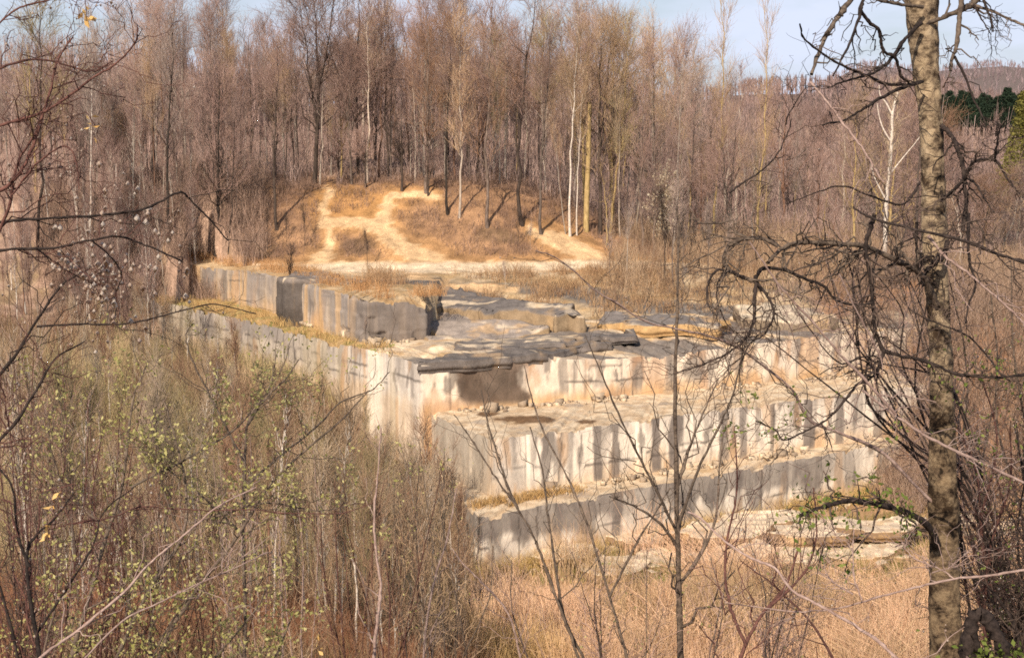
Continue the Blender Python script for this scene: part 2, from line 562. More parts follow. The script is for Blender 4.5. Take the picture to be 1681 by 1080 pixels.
# orange bank under the wood's edge
ob = onhill * (1 - ss(.5, 1.3, np.hypot((PX - 580) / 90, (PY - 335) / 34) + wob))
C = lerp(C, np.array([.50, .27, .10]), (ob * .7 * (1 - sand))[..., None])
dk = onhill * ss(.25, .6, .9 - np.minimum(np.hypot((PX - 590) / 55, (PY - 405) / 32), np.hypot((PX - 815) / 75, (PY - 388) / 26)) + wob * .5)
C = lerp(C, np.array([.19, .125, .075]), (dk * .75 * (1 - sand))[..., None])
mossy = ss(.58, .7, fbm(X * .5, Y * .5, 0, 47)) * onhill * (1 - sand) * ss(520, 400, PX)
C = lerp(C, np.array([.30, .25, .08]), (mossy * .3)[..., None])
shelfm = (Y > 70) & (Y <= 98) & (sdf(P3, X, Y) > 0)
_st = fbm((X - Y * .5) * .16, (Y + X * .3) * .75, 0, 52)
_sh = lerp(lerp(np.array([.46, .32, .17]), np.array([.66, .52, .35]), ss(.35, .65, n2 * .5 + n1 * .5)[..., None]), SLATE_ * (.8 + .4 * n2[..., None]), ss(.44, .54, _st)[..., None] * ss(96, 92, Y)[..., None])
C = np.where(shelfm[..., None] & (sand[..., None] < .4), _sh if True else lerp(np.array([.48, .33, .17]), np.array([.68, .54, .36]), ss(.35, .65, n2 * .5 + n1 * .5)[..., None]), C)
vall = (Y < 92) & (sdf(P3, X, Y) <= 0)
left_floor = lerp(np.array([.16, .10, .065]), np.array([.33, .22, .13]), ss(.3, .7, n2)[..., None])
reedfloor = np.array([.52, .33, .18])
C = np.where(vall[..., None], lerp(left_floor, reedfloor, ss(-3, 2, X)[..., None] * ss(40, 48, Y)[..., None]), C)
bk = ss(0, 2, sdf(BANK, X, Y)) * (Y < 112) * (Y > 55)
C = lerp(C, lerp(np.array([.24, .13, .08]), np.array([.42, .25, .15]), n2[..., None]), bk[..., None])
nx, ny = len(xs), len(ys)
ii = np.arange(ny - 1)[:, None] * nx + np.arange(nx - 1)[None]
Q = np.stack([ii, ii + 1, ii + nx + 1, ii + nx], -1).reshape(-1, 4)
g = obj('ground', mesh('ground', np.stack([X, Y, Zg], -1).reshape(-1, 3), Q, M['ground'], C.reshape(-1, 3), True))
tag(g, kind='structure')

def ground_z(x, y):
    return Hgt(np.asarray(x, float), np.asarray(y, float))

# ------------------------------------------------------------------ cut stone ledges
def dens(poly, step):
    out, brk = [], []
    for a, b in zip(poly[:-1], poly[1:]):
        n = max(2, int(np.linalg.norm(b - a) / step))
        t = np.linspace(0, 1, n, endpoint=False)[:, None]
        out.append(a + (b - a) * t)
    out.append(poly[-1][None])
    return np.vstack(out)

def wall_mesh(name, poly, ztop, zbot, colf, mat, step=.09, seed=0, rough=.10, nv=34, blocky=None, vis=None):
    P = dens(poly, step)
    n = len(P)
    T = np.gradient(P, axis=0); T /= np.linalg.norm(T, axis=1, keepdims=True)
    Nn = np.stack([T[:, 1], -T[:, 0]], 1)          # outward (towards the camera)
    u = np.concatenate([[0], np.cumsum(np.linalg.norm(np.diff(P, axis=0), axis=1))])
    zt = ztop(P, u) if callable(ztop) else np.full(n, ztop)
    zt = zt - .22 * ss(.66, .675, vnoise(u * 1.1, 2.0, 0, seed + 60)) * np.floor(vnoise(u * 2, 1, 0, seed + 61) * 3) / 2 - .05 * ss(.62, .64, vnoise(u * 3.1, 5.0, 0, seed + 62))
    zb = np.full(n, zbot) if np.isscalar(zbot) else zbot(P, u)
    v = np.linspace(0, 1, nv)
    Zv = zb[None] + (zt - zb)[None] * v[:, None]
    U = np.broadcast_to(u[None], Zv.shape)
    blocks = (vnoise(np.floor(U / 2.3 + .3 * vnoise(U * .4, 0, 0, seed)), 3.0, 0, seed + 5) - .5) * rough * 1.6
    off = blocks * .8 + (fbm(U * .3, Zv * .5, 0, seed) - .5) * rough * .5
    off = off - .07 * v[:, None] ** 14 * vnoise(U * .9, 0, 0, seed + 9) + (fbm(U * 1.6, Zv * 1.6, 0, seed + 63) - .5) * rough * .12   # worn arris
    off = off + (vnoise(np.floor(U * .62 + .35 * np.floor(Zv * 1.1)) * 5.3, np.floor(Zv * 1.1 + .08 * vnoise(U * .9, 7, 0, seed)) * 3.7, 0, seed + 71) - .5) * (blocky(P)[None] if blocky else .04)
    XY = P[None] + Nn[None] * off[..., None]
    V = np.concatenate([XY, Zv[..., None]], -1)
    px, py = proj(V)
    vb = zb if vis is None else np.full(n, vis)
    C = colf(px, py, U, np.clip((Zv - vb[None]) / (zt - vb)[None], 0, 1), Zv)
    i = np.arange(nv - 1)[:, None] * n + np.arange(n - 1)[None]
    Q = np.stack([i, i + 1, i + n + 1, i + n], -1).reshape(-1, 4)
    return mesh(name, V.reshape(-1, 3), Q, mat, C.reshape(-1, 3), False), V[-1], zt

def top_mesh(name, edge, inner, zin, colf, mat, m=24, seed=0, amp=.12):
    """surface from the wall's top edge V back to the inner line"""
    n = len(edge)
    L = np.concatenate([[0], np.cumsum(np.linalg.norm(np.diff(inner, axis=0), axis=1))])
    Le = np.concatenate([[0], np.cumsum(np.linalg.norm(np.diff(edge[:, :2], axis=0), axis=1))])
    s = Le / Le[-1]
    I = np.stack([np.interp(s, L / L[-1], inner[:, k]) for k in (0, 1)], 1)
    zi = np.full(n, zin) if np.isscalar(zin) else np.interp(s, L / L[-1], zin)
    I = np.concatenate([I, zi[:, None]], 1)
    t = np.linspace(0, 1, m)[:, None, None]
    V = edge[None] + (I - edge)[None] * t
    V[:, :, 2] += (fbm(V[..., 0] * .7, V[..., 1] * .7, 0, seed) - .5) * amp * np.sin(np.pi * np.clip(t[..., 0] * 1.02, 0, 1)) * 2
    px, py = proj(V)
    C = colf(px, py, V)
    i = np.arange(m - 1)[:, None] * n + np.arange(n - 1)[None]
    Q = np.stack([i, i + 1, i + n + 1, i + n], -1).reshape(-1, 4)
    return mesh(name, V.reshape(-1, 3), Q, mat, C.reshape(-1, 3), True)

WHITE = np.array([.82, .735, .62]); CREAM = np.array([.80, .66, .47]); GREY = np.array([.30, .265, .245])
DGREY = np.array([.175, .15, .135]); OCHRE = np.array([.62, .40, .19]); RUST = np.array([.40, .22, .11]); TANW = np.array([.58, .47, .36])
SLATE = np.array([.185, .165, .155])

def streaks(px, py, v, cols, seed):
    """dark water streaks: (x at foot, half width, lean px per py, reach from the top 0..1, strength)"""
    d = np.zeros(px.shape)
    for k, (x0, w, reach, s) in enumerate(cols):
        ww = w * (1 + .35 * (vnoise(py * .06, k, 0, seed) - .5) * 2)
        c = x0 + (vnoise(py * .05, k, 0, seed + 1) - .5) * 4
        m = (1 - ss(.75, 1.05, np.abs(px - c) / ww * 1.15)) * ss(1 - reach - .12, 1 - reach + .1, v)
        d = np.maximum(d, m * s)
    return d

def face_common(U, v, seed, base, drk, ochre_low=.5, top_grey=.4, z=None):
    n = fbm(U * .8, v * 1.2, 0, seed)
    s = fbm(U * 2.2, v * .5, 0, seed + 3)
    fine = vnoise(U * 7, v * .9, 0, seed + 4)
    C = base * (0.84 + .30 * s[..., None])
    low = ss(.42, .02, v + (n - .5) * .7)
    C = lerp(C, OCHRE, (low * ochre_low)[..., None])
    tg = ss(.72, 1.05, v + (fbm(U * 1.3, v * .3, 0, seed + 7) - .5) * 1.1)
    C = lerp(C, GREY, (tg * top_grey)[..., None])
    # irregular weathering: patchy grey, black lichen, rusty seep
    pt = ss(.52, .64, fbm(U * .55, v * 1.1, 0, seed + 8, 5))
    C = lerp(C, GREY * 1.25, (pt * .33)[..., None])
    bl = ss(.60, .68, fbm(U * 1.6, v * 1.7, 0, seed + 31, 5)) * ss(0, .5, v)
    C = lerp(C, DGREY, (bl * .7)[..., None])
    rs = ss(.60, .70, fbm(U * 1.2, v * .8, 3, seed + 37, 5))
    C = lerp(C, np.array([.52, .31, .15]), (rs * .55)[..., None])
    # many uneven runs of dark water from the edge
    q = np.random.default_rng(seed)
    um = float(U.max())
    run = np.zeros(U.shape)
    jag = (fbm(U * 3.5, v * 5, 0, seed + 41) - .5)
    for k in range(int(um * 1.5)):
        u0, w_, rc_, st_ = q.uniform(0, um), .04 + q.random() ** 3 * .3, q.uniform(.15, 1.1), q.uniform(.25, .9)
        top = 1 - v
        wl = w_ * (1.1 - .5 * np.clip(top / rc_, 0, 1))
        m_ = (1 - ss(.55, 1.2, np.abs(U - u0 + jag * .12) / wl)) * (1 - ss(rc_ - .2, rc_ + .05, top + jag * .5))
        run = np.maximum(run, m_ * st_)
    C = lerp(C, DGREY * 1.2, (run * .65)[..., None])
    C = C * (.88 + .24 * fine[..., None])
    C = lerp(C, DGREY * 1.15, (drk * (.92 + .5 * (fbm(U * 2.5, v * 3, 0, seed + 43) - .3)).clip(0, 1)).clip(0, .95)[..., None])
    # bedding seams and upright joints
    for h_ in q.uniform(.2, .85, 2):
        sm = 1 - ss(.006, .018, np.abs(v - h_ + (fbm(U * .35, h_ * 9, 0, seed + 51) - .5) * .04))
        sm = sm * ss(.42, .55, vnoise(U * .5, h_ * 20, 0, seed + 53))
        C = lerp(C, DGREY * .6, (sm * .8)[..., None])
    for u0 in q.uniform(0, um, int(um / 3.2)):
        jm = 1 - ss(.02, .06, np.abs(U - u0 - (fbm(v * 2.5, u0, 0, seed + 55) - .5) * .5))
        C = lerp(C, DGREY * .55, (jm * .75 * ss(.3, .5, vnoise(v * 3, u0 * 3, 0, seed + 57)))[..., None])
    return C

# --- lowest ledge (2)
def c2(px, py, U, v, z):
    band = ss(.45, .62, v + (fbm(U * .9, 0, 0, 61) - .5) * .5) * ss(1095, 990, px + 0 * px) * .8 + \
           ss(.40, .55, v + (fbm(U * 1.6, 0, 0, 63) - .5) * .9) * ss(1020, 1100, px) * ss(1420, 1330, px) * .75
    d = streaks(px, py, v, [(1012, 11, 1, .85), (968, 9, .7, .6), (1080, 14, .8, .8), (1128, 20, .8, .8), (1240, 12, .85, .7), (1330, 9, .95, .8), (1300, 8, .6, .6), (1395, 10, .8, .6), (1450, 14, .7, .6)], 71)
    C = face_common(U, v, 60, WHITE, np.maximum(band, d), .65, .15)
    return C
l2 = thing('quarry_ledge', (0, 0, 0), 'lowest cut stone ledge above the reed bed, its face banded grey', 'rock ledge', 'terraced ledges of the old quarry')
me, e2, _ = wall_mesh('cut_face', o2, lambda P, u: Z2 + (fbm(u * .15, 0, 0, 12) - .5) * .12, -20.6, c2, M['rockface'], seed=12, nv=32, vis=-19.7)
obj('cut_face', me, l2)
def ct(seed, moss=.5):
    def f(px, py, V):
        n = fbm(V[..., 0] * .8, V[..., 1] * .8, 0, seed)
        k = fbm(V[..., 0] * 2.5, V[..., 1] * 2.5, 0, seed + 2)
        C = lerp(np.array([.62, .46, .30]), np.array([.78, .64, .46]), ss(.3, .7, k)[..., None])
        C = lerp(C, OCHRE * .9, (ss(.58, .75, n) * moss)[..., None])
        C = lerp(C, GREY, (ss(.62, .78, fbm(V[..., 0] * .6, V[..., 1] * 1.1, 4, seed + 5)) * .5)[..., None])
        return C
    return f
in2 = o1 + np.array([.5, 1.0])
obj('flat_top', top_mesh('flat_top', e2, in2, Z2 + .03, ct(81, .5), M['rocktop'], 18, 81), l2)

# --- middle ledge (1)
def c1(px, py, U, v, z):
    d = streaks(px, py, v, [(895, 9, 1, .8), (981, 9, 1, .9), (1010, 8, 1, .85), (1077, 10, 1, .95), (1107, 11, 1, .95), (1188, 9, 1, .8), (1220, 7, 1, .8), (1243, 6, .7, .6), (1327, 10, 1, .9), (1378, 9, 1, .85), (1440, 12, 1, .7), (845, 6, .5, .35), (1268, 5, .6, .5), (1410, 6, .5, .5)], 73)
    lf = ss(812, 796, px)
    C = face_common(U, v, 62, WHITE * 1.08, d, .5, .28)
    return lerp(C, np.array([.40, .34, .27]) * (.8 + .4 * fbm(U * 2.5, v * .4, 0, 5)[..., None]), (lf * .85)[..., None])
l1 = thing('quarry_ledge', (0, 0, 0), 'middle cut stone ledge with a whitish face crossed by many dark vertical streaks', 'rock ledge', 'terraced ledges of the old quarry')
me, e1, _ = wall_mesh('cut_face', o1, lambda P, u: Z1 + (fbm(u * .12, 0, 0, 14) - .5) * .12, -19.2, c1, M['rockface'], seed=14, nv=40, vis=Z2)
obj('cut_face', me, l1)
inn1 = np.vstack([o1[0] + [1.5, 4], A3 + [.5, .9], right3[0] + [.3, .8], right3[1] + [0, .8], right3[2] + [0, .8]])
inn1 = np.vstack([o3[3] + [.8, .5], A3 + [.5, .9], right3 + [.2, .8]])
def c1t(px, py, V):
    C = ct(83, .35)(px, py, V)
    pud = np.minimum.reduce([np.hypot((px - 862) / 55, (py - 688) / 8), np.hypot((px - 963) / 18, (py - 692) / 4), np.hypot((px - 800) / 20, (py - 680) / 4)])
    C = lerp(C, np.array([.16, .085, .04]), (1 - ss(.7, 1.05, pud + (fbm(V[..., 0] * 2, V[..., 1] * 2, 0, 8) - .5) * .9))[..., None] * .9)
    foot = ss(10, 0, np.abs(py - (654 + (px - 1000) * -.096)) ) * 0
    return C
obj('flat_top', top_mesh('flat_top', e1, inn1, Z1 + .05, c1t, M['rocktop'], 40, 83, .14), l1)
# a narrow step cut beside the middle ledge's corner
stp = plan([(640, 690), (722, 706), (796, 748), (812, 744)], -14.9)

# --- third tier (left wall and overhung right wall)
def c3(px, py, U, v, z):
    n = fbm(U * .9, v * .9, 0, 91)
    left = ss(700, 685, px)
    d = streaks(px, py, v, [(925, 9, .8, .7), (1045, 12, .8, .75), (985, 9, .7, .6), (1100, 8, .9, .6), (1150, 10, .7, .6), (945, 5, .5, .5), (1210, 10, .6, .5)], 75) * (1 - left)
    C = face_common(U, v, 66, lerp(WHITE, OCHRE, .16), d, .75, .12)
    C = lerp(C, RUST * 1.3, (ss(.58, .7, n) * .45)[..., None])
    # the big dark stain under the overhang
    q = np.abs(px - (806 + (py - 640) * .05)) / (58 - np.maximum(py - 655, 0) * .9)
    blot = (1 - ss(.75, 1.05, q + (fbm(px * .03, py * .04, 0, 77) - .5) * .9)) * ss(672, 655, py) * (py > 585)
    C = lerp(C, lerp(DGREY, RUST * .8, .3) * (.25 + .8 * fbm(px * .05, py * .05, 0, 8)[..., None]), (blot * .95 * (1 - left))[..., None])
    # left wall: drill-marked grey tan with a dark band at the top far end
    L = lerp(np.array([.47, .41, .34]), np.array([.70, .63, .55]), ss(520, 640, px)[..., None]) * (.84 + .32 * vnoise(U * 5.0, v * .2, 0, 55)[..., None])
    L = face_common(U, v, 92, L, 0 * v, .2, .3)
    L = lerp(L, GREY * .9, (ss(.58, .75, v + (n - .5) * .3) * ss(360, 390, px) * ss(480, 450, px) * .85)[..., None])
    L = lerp(L, OCHRE * .85, (ss(.3, 0, v + (n - .5) * .8) * .3)[..., None])
    L = lerp(L, np.array([.40, .33, .19]), (ss(.55, .75, fbm(U * .6, v * .2, 0, 57)) * .3)[..., None])
    L = lerp(L, WHITE * 1.1, (ss(600, 606, px) * ss(632, 622, px))[..., None] * .7)
    return lerp(C, L, left[..., None])
l3 = thing('quarry_ledge', (0, 0, 0), 'upper cut stone ledge with drill-marked side wall and big dark stain under its lip', 'rock ledge', 'terraced ledges of the old quarry')
def z3(P, u):
    return Z3 + (fbm(u * .15, 0, 0, 16) - .5) * .25 - .45 * ss(0, 6, P[:, 0]) * ss(20, 8, P[:, 0])
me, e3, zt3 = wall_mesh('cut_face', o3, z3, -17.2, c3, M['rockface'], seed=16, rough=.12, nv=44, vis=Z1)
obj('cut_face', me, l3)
in3 = np.vstack([o4[0] + [.6, 1], o4[1] + [.6, 1], o4[2] + [.6, .8], o4[4] + [.7, .7], o4[5] + [.8, .9], right3 + [-1.5, 8.5]])
def c3t(px, py, V):
    C = ct(87, .8)(px, py, V)
    left = ss(640, 590, px)
    veg = lerp(np.array([.50, .33, .15]), np.array([.30, .25, .08]), ss(.4, .65, fbm(V[..., 0] * 1.5, V[..., 1] * 1.5, 0, 3))[..., None])
    C = lerp(C, veg, (left * .9)[..., None])
    g_ = ss(.40, .52, fbm((V[..., 0] - V[..., 1] * .5) * .16, (V[..., 1] + V[..., 0] * .3) * .75, 0, 89)) * (1 - left)
    return lerp(C, SLATE * (.8 + .4 * fbm(V[..., 0] * 2, V[..., 1] * 2, 0, 4)[..., None]), (g_ * .9)[..., None])
obj('flat_top', top_mesh('flat_top', e3, in3, np.array([Z3 + .1] * 5 + [-11.0, -10.9, -10.8]), c3t, M['rocktop'], 44, 87, .3), l3)

# --- rear wall (4)
def c4(px, py, U, v, z):
    n = fbm(U * .9, v * .9, 0, 95)
    C = face_common(U, v, 69, TANW * .8 * (.75 + .45 * vnoise(U * 4.2, v * .2, 0, 58)[..., None]), 0 * v, .5, .4)
    C = lerp(C, GREY * .95, (ss(.35, .7, fbm(U * .8, v * .25, 0, 59) + .25 * (v - .5)) * .85)[..., None])
    C = lerp(C, OCHRE * 1.05, (ss(.56, .68, fbm(U * 1.1, v * .2, 0, 65)) * .55)[..., None])
    C = lerp(C, DGREY * 1.15 * (.7 + .6 * fbm(U * 1.2, z * 2.2, 0, 68)[..., None]), (ss(566, 590, px + 20 * (n - .5)) * .9)[..., None])
    C = lerp(C, DGREY, (streaks(px, py, v, [(286, 12, .8, .9), (338, 7, .9, .7), (369, 6, 1, .6), (470, 8, 1, .7)], 79))[..., None])
    return C
l4 = thing('quarry_ledge', (0, 0, 0), 'rear cut stone wall below the sandy trail, grey with tan drill marks', 'rock ledge', 'terraced ledges of the old quarry')
me, e4, _ = wall_mesh('cut_face', o4, lambda P, u: Z4 + .1 * ss(-14, -10, P[:, 0]) * ss(-6, -9, P[:, 0]) - (.25 + .45 * ss(.5, .53, vnoise(u * .6, 0, 0, 22))) * ss(-9.5, -8, P[:, 0]) - .25 * ss(-14, -26, P[:, 0]) + (fbm(u * .4, 0, 0, 18) - .5) * .3 - 1.1 * ss(-5.5, -3.6, P[:, 0]), -12.2, c4, M['rockface'], seed=18, rough=.22, vis=Z3, blocky=lambda P: .10 + .28 * ss(-10.5, -8.5, P[:, 0]))
obj('cut_face', me, l4)
in4 = np.vstack([o4[:3] + [2.2, 2.2], o4[3] + [2.4, 2.6], o4[4] + [1.6, 3.2], o4[5] + [-.8, 3.5], o4[6] + [-1.2, 2.5]])
def c4t(px, py, V):
    k = fbm(V[..., 0] * 1.2, V[..., 1] * 1.2, 0, 7)
    return lerp(np.array([.52, .34, .17]), np.array([.66, .50, .31]), ss(.3, .7, k)[..., None])
obj('flat_top', top_mesh('flat_top', e4, in4, -8.95, c4t, M['rocktop'], 14, 88, .2), l4)

# --- loose or weathered slabs: a plan outline, its own thickness and tilt, edges worn round
def slab(name, pts, thick, colf, label, cat, group=None, r=.55, res=.14, seed=0, amp=.25, wob_=.9):
    P = np.array([atz(*q_) if len(q_) == 3 else np.array(q_[:3]) for q_ in pts])
    A = np.c_[P[:, :2], np.ones(len(P))]
    pl = np.linalg.lstsq(A, P[:, 2], rcond=None)[0]
    def ztop(X, Y):
        dd_ = np.stack([np.hypot(X - p[0], Y - p[1]) for p in P], -1) + .3
        ww_ = dd_ ** -2.5
        zi_ = (ww_ * P[:, 2]).sum(-1) / ww_.sum(-1)
        return .35 * (pl[0] * X + pl[1] * Y + pl[2]) + .65 * zi_ + (fbm(X * .5, Y * .5, 0, seed + 3) - .5) * amp * 2 + (fbm(X * 2.5, Y * 2.5, 0, seed + 6) - .5) * amp * .35 + .10 * np.round(fbm(X * .25, Y * .6, 0, seed + 13) * 6) - .3
    # broken outline
    O = dens(np.vstack([P[:, :2], P[:1, :2]]), max(res * 1.2, .1))[:-1]
    ar = .5 * np.sum(O[:, 0] * np.roll(O[:, 1], -1) - np.roll(O[:, 0], -1) * O[:, 1])
    if ar < 0: O = O[::-1]
    qj = np.random.default_rng(seed)
    nk = max(5, int(len(O) * res / .75))
    kj = np.sort(qj.uniform(0, len(O), nk))
    jx, jy = qj.normal(size=nk) * wob_ * .3, qj.normal(size=nk) * wob_ * .3
    ij = np.arange(len(O))
    O = O + np.stack([np.interp(ij, kj, jx, period=len(O)), np.interp(ij, kj, jy, period=len(O))], 1)
    T = np.roll(O, -1, 0) - np.roll(O, 1, 0)
    for _ in range(3):
        T = (T + np.roll(T, 1, 0) + np.roll(T, -1, 0)) / 3
    T /= np.linalg.norm(T, axis=1, keepdims=True) + 1e-9
    Nm = np.stack([T[:, 1], -T[:, 0]], 1)
    no = len(O)
    u = np.arange(no) * res
    zo = ztop(O[:, 0], O[:, 1])
    rings, kk = [], []
    e = min(r, .35)
    prof = [(1.0, .0, 0), (.72, .0, .0), (.70, .06, 0), (.38, .05, 0), (.36, .0, 0), (.10, .0, .2), (.03, -e * .25, .7), (0, -e * .7, 1), (-.012 / max(thick, .1), -e * 1.3, 1), (.05, -e * 2.0, 1)]
    for fr, of, k_ in prof:
        jag = (vnoise(np.floor(u * 1.6 + .5 * vnoise(u, 0, 0, seed)) * 7.31, np.floor(fr * 2.9) * 5.7, 0, seed + 21) - .5) * .26 * (1 - k_) * min(thick, 1)
        B = O + Nm * (of + jag)[:, None]
        rings.append(np.c_[B, zo - thick * fr if k_ < 1 else ztop(B[:, 0], B[:, 1]) - thick * fr])
        kk.append(np.full(no, float(k_)))
    m = len(rings)
    V1 = np.concatenate(rings); K1 = np.concatenate(kk)
    a_ = np.arange(no); b_ = np.roll(a_, -1)
    Q1 = np.concatenate([np.stack([j * no + a_, j * no + b_, (j + 1) * no + b_, (j + 1) * no + a_], 1) for j in range(m - 1)])
    x0, y0 = O.min(0) - .1; x1, y1 = O.max(0) + .1
    X, Y = np.meshgrid(np.arange(x0, x1, res), np.arange(y0, y1, res))
    d = sdf(O, X, Y)
    Z = ztop(X, Y)
    n = X.shape[1]
    i = np.arange(X.shape[0] - 1)[:, None] * n + np.arange(n - 1)[None]
    Q = np.stack([i, i + 1, i + n + 1, i + n], -1).reshape(-1, 4)
    Q = Q[(d > e * .75).reshape(-1)[Q].all(1)]
    used, inv = np.unique(Q, return_inverse=True)
    V2 = np.stack([X, Y, Z], -1).reshape(-1, 3)[used]
    V = np.vstack([V1, V2]); K = np.concatenate([K1, np.ones(len(V2))])
    QQ = np.vstack([Q1, inv.reshape(-1, 4) + len(V1)])
    px, py = proj(V)
    me = mesh(name, V, QQ, M['rocktop'], colf(px, py, V, K), False)
    return tag(obj(name, me), label, cat, group, 'thing')

def slabcol(top, side, seed, ochre=.3):
    def f(px, py, V, k):
        n = fbm(V[..., 0] * .9, V[..., 1] * 1.6, 0, seed)
        C = np.asarray(top) * (.8 + .4 * n[..., None])
        C = lerp(C, np.array([.78, .64, .46]), (ss(.60, .70, fbm(V[..., 0] * .6, V[..., 1] * 1.4, 2, seed + 3)) * .7)[..., None])
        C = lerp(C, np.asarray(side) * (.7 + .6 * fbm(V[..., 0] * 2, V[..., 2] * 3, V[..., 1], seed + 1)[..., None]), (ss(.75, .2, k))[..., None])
        C = lerp(C, OCHRE, (ss(.6, .72, fbm(V[..., 0] * 1.3, V[..., 1] * 1.3, 0, seed + 7)) * ochre)[..., None])
        return C
    return f
GS = 'weathered grey slabs on the upper ledge'
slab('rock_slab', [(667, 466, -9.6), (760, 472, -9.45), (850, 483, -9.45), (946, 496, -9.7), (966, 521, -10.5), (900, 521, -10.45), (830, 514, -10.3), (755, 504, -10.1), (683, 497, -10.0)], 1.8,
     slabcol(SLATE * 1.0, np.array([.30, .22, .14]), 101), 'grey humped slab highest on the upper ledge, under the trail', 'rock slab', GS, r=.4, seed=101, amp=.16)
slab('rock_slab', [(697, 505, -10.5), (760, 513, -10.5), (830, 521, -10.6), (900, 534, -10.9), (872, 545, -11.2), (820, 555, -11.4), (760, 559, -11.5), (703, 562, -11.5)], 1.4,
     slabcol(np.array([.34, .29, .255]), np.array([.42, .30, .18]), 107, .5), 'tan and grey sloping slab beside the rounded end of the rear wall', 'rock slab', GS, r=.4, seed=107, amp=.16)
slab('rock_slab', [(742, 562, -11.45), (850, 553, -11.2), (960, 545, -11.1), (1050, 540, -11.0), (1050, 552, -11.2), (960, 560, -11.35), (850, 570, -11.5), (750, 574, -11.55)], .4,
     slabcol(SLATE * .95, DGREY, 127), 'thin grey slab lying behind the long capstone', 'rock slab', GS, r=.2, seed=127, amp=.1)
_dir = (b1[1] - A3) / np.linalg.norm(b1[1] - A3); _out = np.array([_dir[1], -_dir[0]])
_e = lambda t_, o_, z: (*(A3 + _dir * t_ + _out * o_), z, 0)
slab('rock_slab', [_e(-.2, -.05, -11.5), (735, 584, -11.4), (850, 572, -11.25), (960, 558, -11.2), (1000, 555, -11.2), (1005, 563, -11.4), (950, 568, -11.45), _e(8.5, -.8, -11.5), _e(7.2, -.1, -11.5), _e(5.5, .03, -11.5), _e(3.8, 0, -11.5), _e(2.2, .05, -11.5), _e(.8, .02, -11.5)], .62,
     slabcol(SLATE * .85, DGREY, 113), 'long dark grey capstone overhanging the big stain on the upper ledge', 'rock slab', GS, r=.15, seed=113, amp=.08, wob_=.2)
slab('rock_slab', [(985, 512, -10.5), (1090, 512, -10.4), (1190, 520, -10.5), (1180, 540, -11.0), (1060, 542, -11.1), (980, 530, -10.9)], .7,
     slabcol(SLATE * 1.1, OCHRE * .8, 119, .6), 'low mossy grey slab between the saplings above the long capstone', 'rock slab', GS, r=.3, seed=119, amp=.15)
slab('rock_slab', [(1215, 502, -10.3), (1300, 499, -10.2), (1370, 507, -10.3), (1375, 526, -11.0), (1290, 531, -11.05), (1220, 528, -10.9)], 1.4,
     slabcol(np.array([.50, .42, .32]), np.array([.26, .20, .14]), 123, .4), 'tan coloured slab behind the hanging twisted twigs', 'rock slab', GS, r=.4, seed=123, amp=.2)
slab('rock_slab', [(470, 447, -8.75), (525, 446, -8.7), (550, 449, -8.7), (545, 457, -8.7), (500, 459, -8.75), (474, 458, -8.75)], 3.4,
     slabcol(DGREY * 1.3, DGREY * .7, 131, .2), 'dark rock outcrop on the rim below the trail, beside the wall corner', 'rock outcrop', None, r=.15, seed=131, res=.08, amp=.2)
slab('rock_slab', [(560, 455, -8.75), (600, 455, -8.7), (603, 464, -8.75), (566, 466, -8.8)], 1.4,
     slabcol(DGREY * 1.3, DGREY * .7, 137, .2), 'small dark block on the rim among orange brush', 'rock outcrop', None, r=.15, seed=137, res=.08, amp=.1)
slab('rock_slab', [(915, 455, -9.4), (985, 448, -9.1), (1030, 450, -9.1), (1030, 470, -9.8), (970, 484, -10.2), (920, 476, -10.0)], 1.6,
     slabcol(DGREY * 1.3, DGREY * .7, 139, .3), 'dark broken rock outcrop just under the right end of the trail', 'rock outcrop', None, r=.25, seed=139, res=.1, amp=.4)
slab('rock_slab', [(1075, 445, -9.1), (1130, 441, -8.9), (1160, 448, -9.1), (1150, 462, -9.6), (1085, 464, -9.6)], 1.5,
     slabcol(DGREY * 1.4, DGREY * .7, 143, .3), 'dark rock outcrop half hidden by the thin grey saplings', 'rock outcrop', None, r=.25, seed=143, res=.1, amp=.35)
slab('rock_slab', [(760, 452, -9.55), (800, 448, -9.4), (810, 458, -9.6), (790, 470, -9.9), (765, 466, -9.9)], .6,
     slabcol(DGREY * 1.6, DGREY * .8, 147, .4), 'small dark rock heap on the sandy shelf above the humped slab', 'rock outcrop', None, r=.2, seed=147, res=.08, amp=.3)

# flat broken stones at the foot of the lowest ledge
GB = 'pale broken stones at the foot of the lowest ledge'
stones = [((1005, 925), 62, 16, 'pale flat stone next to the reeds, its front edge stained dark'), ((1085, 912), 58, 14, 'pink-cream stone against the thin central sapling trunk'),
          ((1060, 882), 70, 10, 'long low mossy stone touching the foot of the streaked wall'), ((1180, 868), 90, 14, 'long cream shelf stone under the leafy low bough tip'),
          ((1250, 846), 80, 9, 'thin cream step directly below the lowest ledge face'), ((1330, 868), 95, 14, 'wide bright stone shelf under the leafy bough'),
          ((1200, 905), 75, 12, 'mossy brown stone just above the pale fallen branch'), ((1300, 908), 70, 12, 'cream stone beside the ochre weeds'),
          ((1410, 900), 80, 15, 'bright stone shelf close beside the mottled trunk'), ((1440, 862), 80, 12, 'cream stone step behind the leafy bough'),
          ((930, 905), 55, 12, 'tan stone half sunk among yellow reeds'), ((1625, 870), 60, 14, 'pale stone seen past the mottled trunk'), ((1640, 905), 50, 12, 'lower pale stone past the mottled trunk'), ((1590, 850), 45, 8, 'thin pale step past the mottled trunk')]
